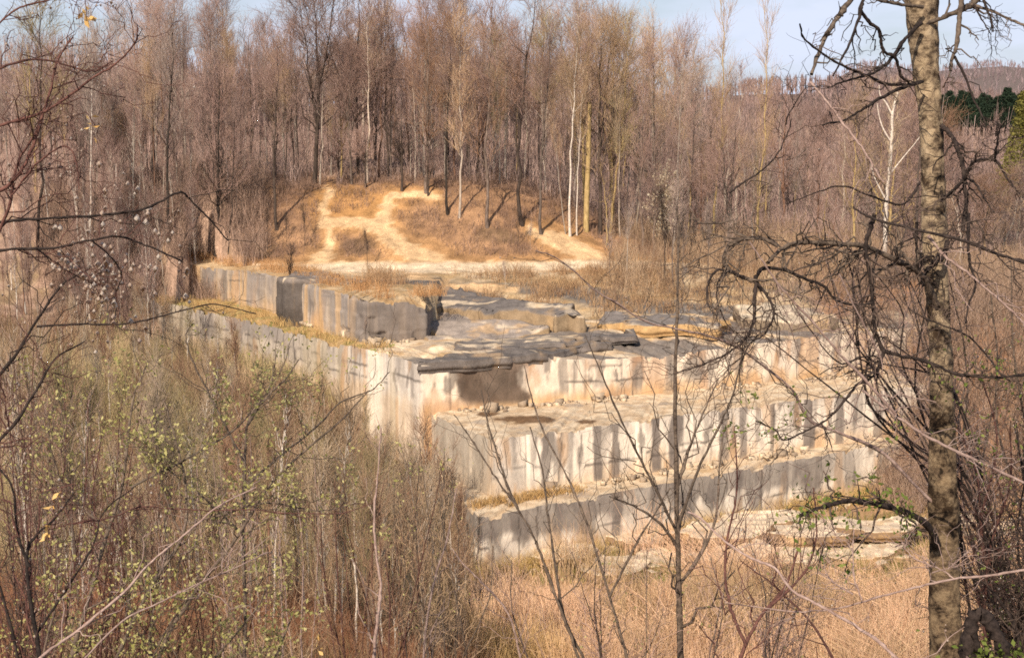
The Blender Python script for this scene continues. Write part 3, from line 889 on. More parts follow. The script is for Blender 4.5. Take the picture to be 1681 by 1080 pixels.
for k, ((cx, cy), w, h, lab) in enumerate(stones):
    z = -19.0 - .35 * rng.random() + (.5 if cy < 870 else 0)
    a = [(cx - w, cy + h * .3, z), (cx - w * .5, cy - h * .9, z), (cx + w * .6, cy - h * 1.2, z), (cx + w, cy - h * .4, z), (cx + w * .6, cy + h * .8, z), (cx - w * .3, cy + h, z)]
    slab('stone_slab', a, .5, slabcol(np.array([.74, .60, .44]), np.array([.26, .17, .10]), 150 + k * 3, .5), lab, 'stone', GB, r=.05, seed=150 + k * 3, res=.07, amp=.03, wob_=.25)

def rubble(name, lines, seed):
    q = np.random.default_rng(seed)
    Vs, Qs, Cs, n0 = [], [], [], 0
    cube = np.array([[x_, y_, z_] for z_ in (-1, 1) for y_ in (-1, 1) for x_ in (-1, 1)], float)
    fq = np.array([[0, 2, 3, 1], [4, 5, 7, 6], [0, 1, 5, 4], [1, 3, 7, 5], [3, 2, 6, 7], [2, 0, 4, 6]])
    for poly, z, cnt, inw in lines:
        P = dens(poly, .05)
        P = P[q.integers(0, len(P), cnt)]
        P = P[vnoise(P[:, 0] * .6, P[:, 1] * .6, 0, seed) > .42]
        for p_ in P:
            d_ = -abs(q.normal()) * .45 + inw
            sz = q.uniform(.04, .11) * (1 + 1.6 * (q.random() > .93))
            c_ = cube * sz * q.uniform(.6, 1.3, 3) + q.normal(size=(8, 3)) * sz * .25
            a_ = q.uniform(0, 6.28)
            R_ = np.array([[math.cos(a_), -math.sin(a_), 0], [math.sin(a_), math.cos(a_), 0], [0, 0, 1]])
            Vs.append(c_ @ R_.T + [p_[0] - d_ * .5, p_[1] + d_, z + sz * .4]); Qs.append(fq + n0); n0 += 8
            Cs.append(np.broadcast_to(lerp(np.array([.30, .23, .17]), np.array([.72, .58, .42]), q.random()), (8, 3)))
    return tag(obj(name, mesh(name, np.concatenate(Vs), np.concatenate(Qs), M['rocktop'], np.concatenate(Cs))), kind='stuff')
rubble('rubble', [(o2[1:], -19.75, 500, -.3), (o1[1:], Z2 + .03, 420, -.15), (o3[4:], Z1 + .05, 420, -.15), (o4[3:6], Z3 + .1, 160, -.1)], 5)

qs = np.random.default_rng(404)
for k in range(26):
    cx, cy = qs.uniform(985, 1500), qs.uniform(872, 935)
    w_, h_ = qs.uniform(10, 26), qs.uniform(3, 6)
    z = -19.45
    an = np.sort(qs.uniform(0, 6.28, 6))
    slab('stone_slab', [(cx + w_ * math.cos(a_) * qs.uniform(.7, 1.2), cy - h_ * math.sin(a_), z) for a_ in an], .35, slabcol(np.array([.70, .57, .42]), np.array([.30, .20, .12]), 450 + k, .4),
         'small pale angular stone among the weeds below the lowest ledge', 'stone', 'small stones among the weeds below the lowest ledge', r=.05, seed=450 + k, res=.06, amp=.03, wob_=.1)

# ------------------------------------------------------------------ trees
def up_path(r, h, n, lean, wob):
    s = np.linspace(0, 1, n)
    p = np.zeros((n, 3))
    p[:, 2] = s * h
    a = r.uniform(0, 6.28)
    p[:, 0] = lean * h * s ** 1.4 + np.cos(a) * wob * h * np.sin(s * r.uniform(2, 5)) * .5
    p[:, 1] = np.sin(a) * wob * h * np.sin(s * r.uniform(2, 5)) * .5
    p[1:, :2] += r.normal(size=(n - 1, 2)) * wob * h * .12
    return p

def make_tree(seed, h, r0, lean=0.0, crown0=.3, nb=22, spread=.3, ang=(.5, 1.0), up=.25, subs=8, twigs=6, tw_len=(.5, 1.3), tw_r=.011, fork=0, wob=.03, top=.12):
    r = np.random.default_rng(seed)
    tr, cr = Geo(), Geo()
    n = 14
    P = [up_path(r, h, n, lean, wob)]
    R = [r0 * np.linspace(1, top, n) * np.r_[1.25, 1.08, np.ones(n - 2)]]
    for _ in range(fork):
        c, rr, t, par = kids(np.array(P[:1]), np.array(R[:1]), 1, .25, .55, (.25, .5), (h * .45, h * .6), n, up=.45, wob=.012, rscale=.8, rng_=r, tip=.15)
        P.append(c[0]); R.append(rr[0])
    P, R = np.array(P), np.array(R)
    tr.tubes(P, R, 7)
    L = lambda t, par, q: h * spread * (1.08 - t) ** .6 * q.uniform(.55, 1.15, len(t)) + .3
    lp, lr, t, par = kids(P, R, nb, crown0, .99, ang, L, 6, up=up, wob=.035, rscale=.42, rmin=.014, rng_=r, tip=.25)
    tr.tubes(lp, lr, 4)
    sp_, sr, t, par = kids(lp, lr, subs, .15, 1, (.3, .95), lambda t, par, q: h * spread * .42 * q.uniform(.4, 1.0, len(t)), 4, up=up * .8, wob=.05, rscale=.6, rmin=tw_r, rng_=r, tip=.5)
    cr.tubes(sp_, sr, 3)
    tp, t_r, t, par = kids(sp_, sr, twigs, .15, 1, (.3, .9), tw_len, 3, up=up * .6, wob=.06, rscale=.75, rmin=tw_r * .8, rng_=r, tip=.6)
    cr.tubes(tp, t_r, 3)
    return tr, cr, tp

class Proto:
    def __init__(s, seed, bark_, twig_, **kw):
        tr, cr, tp = make_tree(seed, **kw)
        s.h = kw['h']
        s.trunk = tr.mesh('trunk', M[bark_], True)
        s.crown = cr.mesh('crown', M[twig_])
        s.lean = kw.get('lean', 0)
        s.kw = kw
        s.variants = {(bark_, twig_): (s.trunk, s.crown)}
    def meshes(s, b, t):
        if (b, t) not in s.variants:
            a, c = s.trunk.copy(), s.crown.copy()
            a.materials.clear(); a.materials.append(M[b])
            c.materials.clear(); c.materials.append(M[t])
            s.variants[(b, t)] = (a, c)
        return s.variants[(b, t)]
    def put(s, name, loc, height, rot, label, cat, group, b, t, width=1.0, sink=.15):
        o = thing(name, (loc[0], loc[1], loc[2] - sink), label, cat, group)
        k = height / s.h
        o.scale = (k * width, k * width, k)
        o.rotation_euler = (0, 0, rot)
        a, c = s.meshes(b, t)
        obj('trunk', a, o)
        obj('crown', c, o)
        return o

protos = [
    Proto(1, 'bark_grey', 'twig_purple', h=16, r0=.14, crown0=.35, nb=22, spread=.24, lean=.01, subs=7, twigs=5, ang=(.5, 1.1)),
    Proto(2, 'bark_grey', 'twig_purple', h=16, r0=.17, crown0=.28, nb=22, spread=.32, lean=-.02, fork=1, subs=7, twigs=5, ang=(.6, 1.2), up=.2),
    Proto(3, 'bark_grey', 'twig_grey', h=16, r0=.11, crown0=.45, nb=20, spread=.22, lean=.03, subs=7, twigs=5),
    Proto(4, 'bark_grey', 'twig_purple', h=16, r0=.17, crown0=.22, nb=26, spread=.30, fork=2, subs=7, twigs=5, ang=(.5, 1.2)),
    Proto(5, 'bark_grey', 'twig_tan', h=16, r0=.10, crown0=.3, nb=22, spread=.17, lean=-.03, up=.4, subs=7, twigs=5),
    Proto(6, 'bark_grey', 'twig_purple', h=16, r0=.14, crown0=.25, nb=24, spread=.27, up=.35, ang=(.4, .9), subs=7, twigs=5, wob=.045),
    Proto(7, 'bark_grey', 'twig_purple', h=16, r0=.13, crown0=.4, nb=20, spread=.30, lean=.06, wob=.06, ang=(.7, 1.35), up=.05, subs=7, twigs=5),
    Proto(8, 'bark_pale', 'twig_grey', h=16, r0=.085, crown0=.5, nb=18, spread=.14, lean=.02, up=.35, subs=6, twigs=4),
    Proto(9, 'bark_yellow', 'twig_tan', h=16, r0=.10, crown0=.3, nb=20, spread=.14, up=.45, ang=(.35, .8), subs=6, twigs=4, wob=.045),
]
spreading = Proto(20, 'bark_dark', 'twig_dark', h=8, r0=.20, crown0=.3, nb=18, spread=.5, up=.15, ang=(.7, 1.25), subs=6, twigs=4, tw_len=(.4, .9), fork=1)

ZN = [(-400, 140, 'at the far side of the pale thicket'), (140, 250, 'past the far end of the rear quarry wall'), (250, 345, 'standing over the rear quarry wall'), (345, 430, 'on the slope where the trail begins'),
      (430, 505, 'on the bank beside the sandy trail'), (505, 580, 'above the trail fork'), (580, 650, 'behind the bare sandy knoll'), (650, 715, 'above the brown brushy bank'),
      (715, 780, 'behind the twin dark trunks'), (780, 850, 'above the hollow in the bank'), (850, 920, 'near the end of the sandy bank'), (920, 985, 'behind the white birches'),
      (985, 1060, 'beside the bent yellow tree'), (1060, 1140, 'beyond the cream flowering bush'), (1140, 1215, 'behind the tallest yellowish sapling'), (1215, 1320, 'in the low wood before the ridge'),
      (1320, 1440, 'behind the drooping bare boughs'), (1440, 1520, 'around the forked white birch'), (1520, 2200, 'beyond the mottled trunk')]
def zone(px):
    for a, b, s in ZN:
        if a <= px < b:
            return s
    return ZN[-1][2] if px > 0 else ZN[0][2]
BN = {'bark_grey': 'grey', 'bark_dark': 'dark', 'bark_pale': 'pale', 'bark_yellow': 'yellowish', 'bark_red': 'reddish', 'bark_white': 'white'}
GT = 'bare trees of the wood on the rise'
used_labels = {}
def tree_label(b, t, pr, h, px, y, kind='tree', rot=0.0):
    Z_ = zone(px)
    tall = 'short' if h < 11.5 else 'tall' if h > 16 else 'mid-height'
    form = 'forked' if pr.kw.get('fork') else ('bushy' if pr.kw['spread'] > .24 else 'slender')
    tw = {'twig_purple': 'purple-brown twigs', 'twig_grey': 'grey twigs', 'twig_tan': 'tan twigs', 'twig_dark': 'dark twigs', 'twig_rust': 'rusty twigs', 'twig_olive': 'olive twigs', 'twig_pale': 'pale twigs'}[t]
    dep = '' if y < 118 else ' deeper'
    return f'{tall} {form} {BN[b]} {kind}, {tw},{dep} {Z_}'

# landmark trees: (px base, py base, px top, py top, proto, bark, twigs, width, label)
LM = [
    (355, 421, 362, 120, 1, 'bark_dark', 'twig_purple', 1.1, 'dark two-stemmed tree rooted on the rim of the rear quarry wall', 'tree'),
    (375, 415, 385, 170, 2, 'bark_dark', 'twig_purple', .8, 'thin dark tree close beside the two-stemmed rim tree', 'tree'),
    (455, 378, 452, 70, 0, 'bark_dark', 'twig_purple', 1.0, 'straight dark tree casting a long slanting shadow on the bank', 'tree'),
    (516, 302, 518, -20, 3, 'bark_dark', 'twig_purple', 1.15, 'largest dark many-limbed tree above the trail fork', 'tree'),
    (700, 318, 705, 40, 1, 'bark_grey', 'twig_rust', 1.0, 'tree with rusty orange crown behind the short dark tree', 'tree'),
    (735, 352, 737, 60, 0, 'bark_dark', 'twig_purple', .9, 'darker of the twin trunks rising from the brushy bank', 'tree'),
    (754, 356, 757, 20, 4, 'bark_pale', 'twig_tan', 1.0, 'paler of the twin trunks rising from the brushy bank', 'tree'),
    (800, 375, 812, 30, 5, 'bark_grey', 'twig_rust', 1.0, 'orange-tinged full crowned tree at the hollow in the bank', 'tree'),
    (858, 372, 868, -30, 6, 'bark_dark', 'twig_purple', 1.0, 'tall dark tree with crooked limbs just left of the birches', 'tree'),
    (888, 385, 900, 60, 0, 'bark_grey', 'twig_purple', .9, 'grey tree with dark patch of bark between dark tree and birches', 'tree'),
    (936, 388, 944, 20, 7, 'bark_white', 'twig_tan', 1.15, 'tallest white birch with bright bare upper stem', 'birch tree'),
    (947, 386, 955, 110, 7, 'bark_white', 'twig_tan', .9, 'thinner white birch standing against the tallest one', 'birch tree'),
    (929, 384, 903, 150, 7, 'bark_pale', 'twig_tan', .7, 'thin pale stem leaning away from the white birches', 'tree'),
    (1000, 384, 1026, 40, 8, 'bark_yellow', 'twig_olive', 1.1, 'bent yellow-barked tree with olive twigs right of the birches', 'tree'),
    (1018, 390, 1016, 150, 7, 'bark_pale', 'twig_pale', .9, 'whitish bushy tree with sprawling pale limbs below the bent yellow tree', 'tree'),
    (1090, 318, 1108, 60, 8, 'bark_yellow', 'twig_tan', 1.0, 'narrow yellowish tree with thin upswept limbs above the flowering bush', 'tree'),
    (1168, 400, 1184, -10, 8, 'bark_yellow', 'twig_tan', .9, 'tallest yellowish sapling standing clear against the sky', 'tree'),
    (1240, 400, 1256, 5, 8, 'bark_yellow', 'twig_tan', .8, 'slim yellowish sapling next to the tallest one, against the sky', 'tree'),
    (1300, 396, 1308, 190, 8, 'bark_grey', 'twig_grey', .8, 'slim grey sapling behind the looped bough', 'tree'),
    (220, 400, 218, 95, 7, 'bark_pale', 'twig_purple', .9, 'pale slightly crooked trunk past the rear wall', 'tree'),
    (150, 420, 148, 60, 7, 'bark_white', 'twig_grey', .9, 'whitish birch with bright upper stem beyond the pale thicket', 'birch tree'),
    (310, 405, 316, 140, 7, 'bark_pale', 'twig_purple', .8, 'thin pale tree over the middle of the rear wall', 'tree'),
    (62, 430, 60, -10, 2, 'bark_dark', 'twig_olive', 1.0, 'dark tree with olive buds at the very edge of the wood', 'tree'),
    (279, 400, 280, 30, 0, 'bark_dark', 'twig_grey', .9, 'dark straight tree beyond the middle of the rear wall', 'tree'),
]
for (bx, by, tx, ty, pi, b, t, wd, lab, cat) in LM:
    p = hit(bx, by)
    topp = atd(tx, ty, p[1])
    hgt = topp[2] - p[2]
    pr = protos[pi]
    o = pr.put('birch_tree' if 'birch' in cat else 'bare_tree', p, hgt, 0, lab, cat, GT if cat == 'tree' else 'white birches at the end of the sandy bank', b, t, wd)
    o.rotation_euler = (0, math.atan2(topp[0] - p[0], hgt) - math.atan(pr.lean * .8), 0)
# yellow snag: a snapped trunk
p = hit(962, 380)
q = atd(968, 168, p[1])
s = thing('broken_tree', p, 'thick yellow trunk snapped off short beside the white birches', 'tree', GT)
gg = Geo()
pts = smooth_path([(0, 0, -.2), (.05, 0, 3), (.15, 0, 6), (q[0] - p[0], 0, q[2] - p[2])], 4)
gg.tubes(pts[None], (np.linspace(.24, .15, len(pts)))[None], 8)
obj('trunk', gg.mesh('trunk', M['bark_yellow'], True), s)
gg = Geo()
c, rr, _, _ = kids(pts[None], np.full((1, len(pts)), .1), 7, .55, .98, (.6, 1.2), (.4, 1.3), 4, up=.3, rmin=.03, tip=.4)
gg.tubes(c, rr, 4)
obj('stub_branch', gg.mesh('stub_branch', M['bark_dark']), s)
# short dark spreading tree on the knoll and companions
for (bx, by, hh, lab) in [(660, 313, 5.2, 'short dark tree with wide low crown on the sandy knoll'), (703, 322, 3.6, 'small dark bush-like tree right of the short knoll tree'),
                          (600, 308, 4.4, 'low dark spreading tree at the top of the orange bank'), (556, 303, 4.0, 'low twiggy dark tree above the upper trail end')]:
    p = hit(bx, by)
    spreading.put('spreading_tree', p, hh, bx * .1, lab, 'tree', 'low dark trees along the top of the bank', 'bark_dark', 'twig_dark' if bx == 660 else 'twig_purple', .95)

# the wood itself: individual trees
barks = ['bark_grey', 'bark_dark', 'bark_pale', 'bark_red', 'bark_yellow']
def pick(r, px):
    w = np.array([.36, .14, .34, .10, .06]) if px < 850 else np.array([.25, .08, .40, .05, .22])
    return barks[r.choice(5, p=w)]
def pickt(r, px):
    if px < 700:
        return r.choice(['twig_purple', 'twig_purple', 'twig_purple', 'twig_grey', 'twig_tan'])
    return r.choice(['twig_purple', 'twig_purple', 'twig_grey', 'twig_tan', 'twig_rust', 'twig_olive'], p=[.36, .2, .16, .16, .06, .06])
r = np.random.default_rng(33)
cnt = 0
rows = [(0, 1130, 108, 121, 74), (-10, 1150, 121, 140, 76), (-10, 1180, 140, 172, 56)]
for (a, b_, y0, y1, n) in rows:
    xsn = np.linspace(a, b_, n) + r.uniform(-.6, .6, n) * (b_ - a) / n
    for px in xsn:
        y = r.uniform(y0, y1)
        if y < 121:
            y = r.uniform(113, 121) if 380 < px < 900 else r.uniform(106, 121)
        x = (px - W / 2) / F * y
        z = float(ground_z(x, y))
        ptop = 42 + 26 * math.sin(px * .017) + r.uniform(-50, 95) + ss(860, 1160, px) * 70
        if px < 140: ptop += 10
        hgt = max(8.0, atd(px, ptop, y)[2] - z)
        hgt = min(hgt, 23)
        if r.random() < .18 and y < 130: hgt *= r.uniform(.5, .75)
        pi = int(r.choice(9, p=[.14, .12, .13, .11, .1, .10, .1, .14, .06]))
        bk_, tw_ = pick(r, px), pickt(r, px)
        lab = tree_label(bk_, tw_, protos[pi], hgt, px, y)
        protos[pi].put('bare_tree', (x, y, z), hgt, r.uniform(0, 6.28), lab, 'tree', GT, bk_, tw_, r.uniform(.75, 1.1))
        cnt += 1
# lower wood on the right, before the ridge
for k in range(58):
    px = 1120 + (k + r.uniform(-.4, .4)) * 560 / 58
    y = r.uniform(104, 165)
    x = (px - W / 2) / F * y
    z = float(ground_z(x, y))
    ptop = (165 if px < 1530 else 265) + r.uniform(-35, 120) + 30 * math.sin(px * .02)
    hgt = max(6.0, atd(px, ptop, y)[2] - z)
    pi = int(r.choice(9, p=[.14, .1, .13, .1, .13, .13, .08, .1, .09]))
    bk_, tw_ = pick(r, px), pickt(r, px)
    protos[pi].put('bare_tree', (x, y, z), hgt, r.uniform(0, 6.28), tree_label(bk_, tw_, protos[pi], hgt, px, y), 'tree', 'bare trees of the low wood before the ridge', bk_, tw_, r.uniform(1.0, 1.5))

# forked white birch right of centre
p = atd(1452, 432, 97)
wb = thing('birch_tree', (0, 0, 0), 'white birch forking into bright arms, seen past the mottled trunk', 'birch tree', 'white birches')
D = p[1]
gg = Geo()
for path, r0, r1 in [([(1452, 425), (1455, 330), (1460, 280), (1464, 225), (1465, 187), (1474, 152)], .15, .085), ([(1465, 190), (1455, 170), (1445, 157), (1443, 140)], .075, .03),
                     ([(1462, 232), (1450, 212), (1443, 190), (1440, 170)], .06, .025), ([(1458, 290), (1480, 262), (1500, 238), (1512, 222)], .05, .02), ([(1455, 330), (1435, 290), (1428, 262)], .06, .02)]:
    P = smooth_path([atd(a, b, D) for a, b in path], 4)
    gg.tubes(P[None], np.linspace(r0, r1, len(P))[None], 7)
    if path[0] == (1452, 425): main = P
obj('trunk', gg.mesh('trunk', M['bark_white'], True), wb)
gg = Geo()
c, rr, _, _ = kids(resample(main, 12)[None], np.full((1, 12), .06), 40, .35, 1, (.4, 1), (.8, 2.2), 5, up=.3, rmin=.018)
gg.tubes(c, rr, 4)
c2_, rr2, _, _ = kids(c, rr, 8, .2, 1, (.3, .9), (.4, 1.0), 3, up=.2, rmin=.011)
gg.tubes(c2_, rr2, 3)
obj('crown', gg.mesh('crown', M['twig_pale']), wb)

# flowering bush
def blossom_bush(px, py, hh, label):
    p = hit(px, py)
    o = thing('flowering_bush', p, label, 'bush')
    r_ = np.random.default_rng(int(px))
    tr, cr, tp = make_tree(int(px), hh, .05, crown0=.05, nb=26, spread=.42, up=.4, ang=(.3, .9), subs=6, twigs=5, tw_len=(.15, .4), tw_r=.008)
    obj('stem', tr.mesh('stem', M['bark_grey']), o)
    gl = Geo(); pos = tp[:, 1:].reshape(-1, 3); pos = pos[r_.random(len(pos)) < .8]
    gl.leaves(pos, .19, col=None, aspect=.9)
    obj('twigs', cr.mesh('twigs', M['twig_tan']), o)
    obj('blossom', gl.mesh('blossom', M['blossom']), o)
blossom_bush(1086, 412, 5.2, 'bush covered in cream blossom at the edge of the wood')

# ------------------------------------------------------------------ far ridge, its woods and pines
def hillsheet(name, pxr, D0, D1, crest, base, seed, col):
    n, m = 220, 26
    a = np.linspace(pxr[0], pxr[1], n)
    t = np.linspace(0, 1, m)[:, None]
    y = D0 + (D1 - D0) * t + 0 * a
    x = (a - W / 2) / F * y
    cz = np.array([atd(p_, crest(p_), D1)[2] for p_ in a])
    z = base + (cz - base)[None] * ss(0, 1, t) + (fbm(x * .02, y * .02, 0, seed) - .5) * 6 * t
    i = np.arange(m - 1)[:, None] * n + np.arange(n - 1)[None]
    Q = np.stack([i, i + 1, i + n + 1, i + n], -1).reshape(-1, 4)
    o = obj(name, mesh(name, np.stack([x, y, z], -1).reshape(-1, 3), Q, M['ground'], np.tile(np.array(col), (n * m, 1)), True))
    return tag(o, kind='structure')
crest1 = lambda p_: 163 - 14 * ss(1150, 1260, p_) + 55 * ss(1200, 900, p_) - 6 * ss(1400, 1500, p_) + 30 * ss(1500, 1650, p_)
crest2 = lambda p_: 116 + 0 * p_ + 4 * math.sin(p_ * .03) + 60 * ss(1420, 1250, p_)
hillsheet('hills', (850, 2200), 260, 520, crest1, -16, 5, (.20, .145, .12))
hillsheet('hills', (1000, 2400), 800, 1400, crest2, -20, 6, (.20, .16, .15))

def far_wood(name, pxr, D0, D1, crest, base, n, hh, seed, colA, colB, wstem=.22, k=24):
    q = np.random.default_rng(seed)
    px = q.uniform(*pxr, n)
    t = q.uniform(0.02, 1, n)
    y = D0 + (D1 - D0) * t
    x = (px - W / 2) / F * y
    cz = np.array([atd(p_, crest(p_), D1)[2] for p_ in px])
    z = base + (cz - base) * ss(0, 1, t) + (fbm(x * .02, y * .02, 0, seed) - .5) * 0
    hgt = hh * q.uniform(.7, 1.05, n)
    top = np.repeat(np.stack([x, y, z], 1), k, axis=0)
    H_ = np.repeat(hgt, k)
    m = n * k
    s0 = q.uniform(0.1, .75, m) * H_
    a = q.uniform(0, 6.28, m)
    L = q.uniform(.15, .45, m) * H_
    sp_ = q.uniform(.1, .7, m)
    P0 = top + np.stack([0 * a, 0 * a, s0], 1)
    d = np.stack([np.cos(a) * sp_, np.sin(a) * sp_, np.ones(m)], 1)
    P = np.stack([P0, P0 + d * L[:, None] * .55, P0 + d * L[:, None] + np.stack([0 * a, 0 * a, L * .05], 1)], 1)
    base_c = lerp(np.array(colA), np.array(colB), q.random((n, 1)))
    col = np.repeat(base_c, k, axis=0) * q.uniform(.7, 1.25, (m, 1))
    gg = Geo()
    gg.tubes(P, np.array([[1, .7, .3]]) * wstem * np.ones((m, 1)) * q.uniform(.4, 1, (m, 1)), 3, col)
    tr = np.stack([np.stack([x, y, z], 1), np.stack([x, y, z + hgt * .5], 1), np.stack([x, y, z + hgt], 1)], 1)
    gg.tubes(tr, np.array([[.2, .15, .05]]) * np.ones((n, 1)), 3, base_c * .8)
    return tag(obj(name, gg.mesh(name, M['stuff'])), kind='stuff')
far_wood('far_woods', (850, 2000), 270, 520, crest1, -16, 4200, 5.5, 5, (.24, .17, .16), (.40, .29, .27), .13, 13)
far_wood('distant_woods', (1200, 2200), 820, 1400, crest2, -20, 4000, 8, 6, (.25, .19, .20), (.36, .28, .29), .3, 9)
# rear rows of the near wood that read as one mass
def back_wood(name, n, seed):
    q = np.random.default_rng(seed)
    px = np.concatenate([q.uniform(-60, 1250, n), q.uniform(1100, 1750, n // 3)])
    n = len(px)
    y = q.uniform(150, 235, n)
    x = (px - W / 2) / F * y
    z = ground_z(x, y)
    lowr = ss(900, 1200, px)
    ptop = 85 + q.uniform(-35, 90, n) + lowr * .75 * (115 + q.uniform(0, 60, n))
    ztop = np.array([atd(a_, b_, d_)[2] for a_, b_, d_ in zip(px, ptop, y)])
    hgt = np.clip(ztop - z, 7, 26)
    k = 36
    m = n * k
    H_ = np.repeat(hgt, k)
    top = np.repeat(np.stack([x, y, z], 1), k, axis=0)
    s0 = q.uniform(.03, .85, m) * H_
    a = q.uniform(0, 6.28, m)
    L = q.uniform(.08, .24, m) * H_
    sp_ = q.uniform(.15, .7, m)
    P0 = top + np.stack([0 * a, 0 * a, s0], 1) + q.normal(size=(m, 3)) * np.array([1, 1, .3]) * (s0 / H_ * 1.6)[:, None]
    d = np.stack([np.cos(a) * sp_, np.sin(a) * sp_, np.ones(m)], 1)
    P = np.stack([P0, P0 + d * L[:, None] * .55, P0 + d * L[:, None]], 1)
    bc = lerp(np.array([.26, .186, .172]), np.array([.48, .355, .315]), q.random((n, 1)))
    gg = Geo()
    gg.tubes(P, np.array([[1, .7, .35]]) * .055 * q.uniform(.5, 1.1, (m, 1)), 3, np.repeat(bc, k, axis=0) * q.uniform(.7, 1.2, (m, 1)))
    tr = np.stack([np.stack([x, y, z - .3], 1), np.stack([x + q.normal(size=n) * .3, y, z + hgt * .5], 1), np.stack([x + q.normal(size=n) * .6, y, z + hgt], 1)], 1)
    gg.tubes(tr, np.array([[.17, .11, .03]]) * q.uniform(.6, 1.2, (n, 1)), 4, bc * q.uniform(.35, 1.2, (n, 1)))
    return tag(obj(name, gg.mesh(name, M['stuff'])), kind='stuff')
back_wood('rear_woods', 900, 9)

def pine(name, px, py, D, hh, mat, label, group, seed, wid=.42, dens_=3600, lsz=.34):
    q = np.random.default_rng(seed)
    b = atd(px, py, D)
    o = thing(name, b, label, 'pine tree' if mat == 'needle' else 'tree', group)
    gg = Geo()
    P = np.array([[[0, 0, -1.0], [.1, 0, hh * .5], [0, 0, hh]]])
    gg.tubes(P, np.array([[.22, .15, .03]]), 6)
    obj('trunk', gg.mesh('trunk', M['bark_dark']), o)
    gl = Geo()
    zz = hh * (.08 + .92 * q.random(dens_) ** .9)
    tier = .72 + .4 * np.abs(np.sin(zz * 2.6 + q.normal(size=dens_) * .25))
    rr = (wid * hh * (1.03 - zz / hh) ** .75 + .1) * np.sqrt(q.random(dens_)) * tier
    a = q.uniform(0, 6.28, dens_) 
    rr *= .75 + .5 * vnoise(np.cos(a) * 2 + 5, np.sin(a) * 2 + 5, zz * .6, seed)
    gl.leaves(np.stack([np.cos(a) * rr, np.sin(a) * rr, zz], 1), lsz, aspect=.45)
    obj('crown', gl.mesh('crown', M[mat]), o)
for k in range(13):
    px = 1545 + k * 10.5 + rng.uniform(-4, 4)
    D = 190 + rng.uniform(0, 30)
    hh = rng.uniform(4.2, 5.8)
    pos = ['next to the mottled trunk', 'second from the mottled trunk', 'with a narrow tip, third from the mottled trunk', 'of middling height in the row', 'broad and low in the row', 'with ragged crown in the row', 'with the darkest crown in the row',
           'just short of the yellow-green tree', 'tucked behind its neighbours', 'pressed against the yellow-green tree', 'behind the yellow-green tree', 'half hidden by the yellow-green tree', 'last in the row'][k]
    pine('pine_tree', px, 212, D, hh, 'needle', 'dark green pine before the far hill, ' + pos, 'row of dark pines before the far hill', 200 + k)
pine('leafing_tree', 1674, 300, 150, 9.5, 'needle_y', 'yellow-green leafing tree at the edge beside the pines', None, 240, .22, 3000, .35)
pine('leafing_tree', 1655, 330, 140, 5.5, 'needle_y', 'lower yellow-green leafing tree under the tall one beside the pines', None, 241, .3, 1500, .3)

# ------------------------------------------------------------------ saplings of the valley thicket
sapl = [Proto(40 + k, 'bark_pale', 'twig_pale', h=6, r0=.034 + .006 * (k % 3), crown0=.35 + .06 * (k % 3), nb=14 + 2 * k, spread=.16 + .03 * (k % 2), up=.55, ang=(.25, .7), subs=4, twigs=4, tw_len=(.25, .7), tw_r=.006, lean=(.03, -.04, .0, .07, -.08, .02)[k], wob=.03, top=.15) for k in range(6)]
SZ = [(-200, 70, 'at the near edge of the thicket'), (70, 160, 'under the pinkish catkins'), (160, 250, 'before the end of the rear wall'), (250, 340, 'in front of the side wall\'s far end'), (340, 430, 'below the dark band of the side wall'),
      (430, 520, 'below the middle of the side wall'), (520, 610, 'below the bright edge of the side wall'), (610, 690, 'at the upper ledge corner'), (690, 790, 'crowding the lowest ledge corner'), (790, 900, 'where reeds meet the thicket')]
def szone(px):
    for a, b, s_ in SZ:
        if a <= px < b: return s_
    return SZ[-1][2]
GSAP = 'thin saplings of the valley thicket'
r = np.random.default_rng(77)
def sap_label(b, hgt, lean, px, y):
    return f"{'tall' if hgt > 5.6 else 'short' if hgt < 4 else 'medium'} {BN[b]} {'leaning' if abs(lean) > .05 else 'upright'} sapling, {'near ' if y < 50 else 'mid-slope ' if y < 66 else 'far '}{szone(px)}"
nsap = 0
for k in range(300):
    if k < 200:
        px = r.uniform(-10, 760); y = r.uniform(50, 92)
    else:
        px = r.uniform(-10, 700); y = r.uniform(30, 52)
    x = (px - W / 2) / F * y
    z = float(ground_z(x, y))
    if sdf(P3, np.array(x), np.array(y)) > -.8 or z > -9.5 and y > 60:
        continue
    hgt = r.uniform(3.0, 6.8)
    # keep the view to the side wall free: tops stay under its foot line
    lim = np.interp(px, [0, 150, 260, 400, 514, 690, 760], [250, 330, 480, 585, 625, 690, 780]) + r.uniform(-35, 90)
    hgt = min(hgt, max(1.8, atd(px, lim, y)[2] - z))
    pr = sapl[int(r.integers(6))]
    b_ = r.choice(['bark_pale', 'bark_pale', 'bark_grey', 'bark_red', 'bark_white'], p=[.3, .2, .15, .1, .25])
    t_ = r.choice(['twig_pale', 'twig_olive', 'twig_rust', 'twig_tan'])
    pr.put('sapling', (x, y, z), hgt, r.uniform(0, 6.28), sap_label(b_, hgt, pr.lean, px, y), 'sapling', GSAP, b_, t_, r.uniform(1.1, 1.7) if y > 50 else r.uniform(.8, 1.2))
    nsap += 1
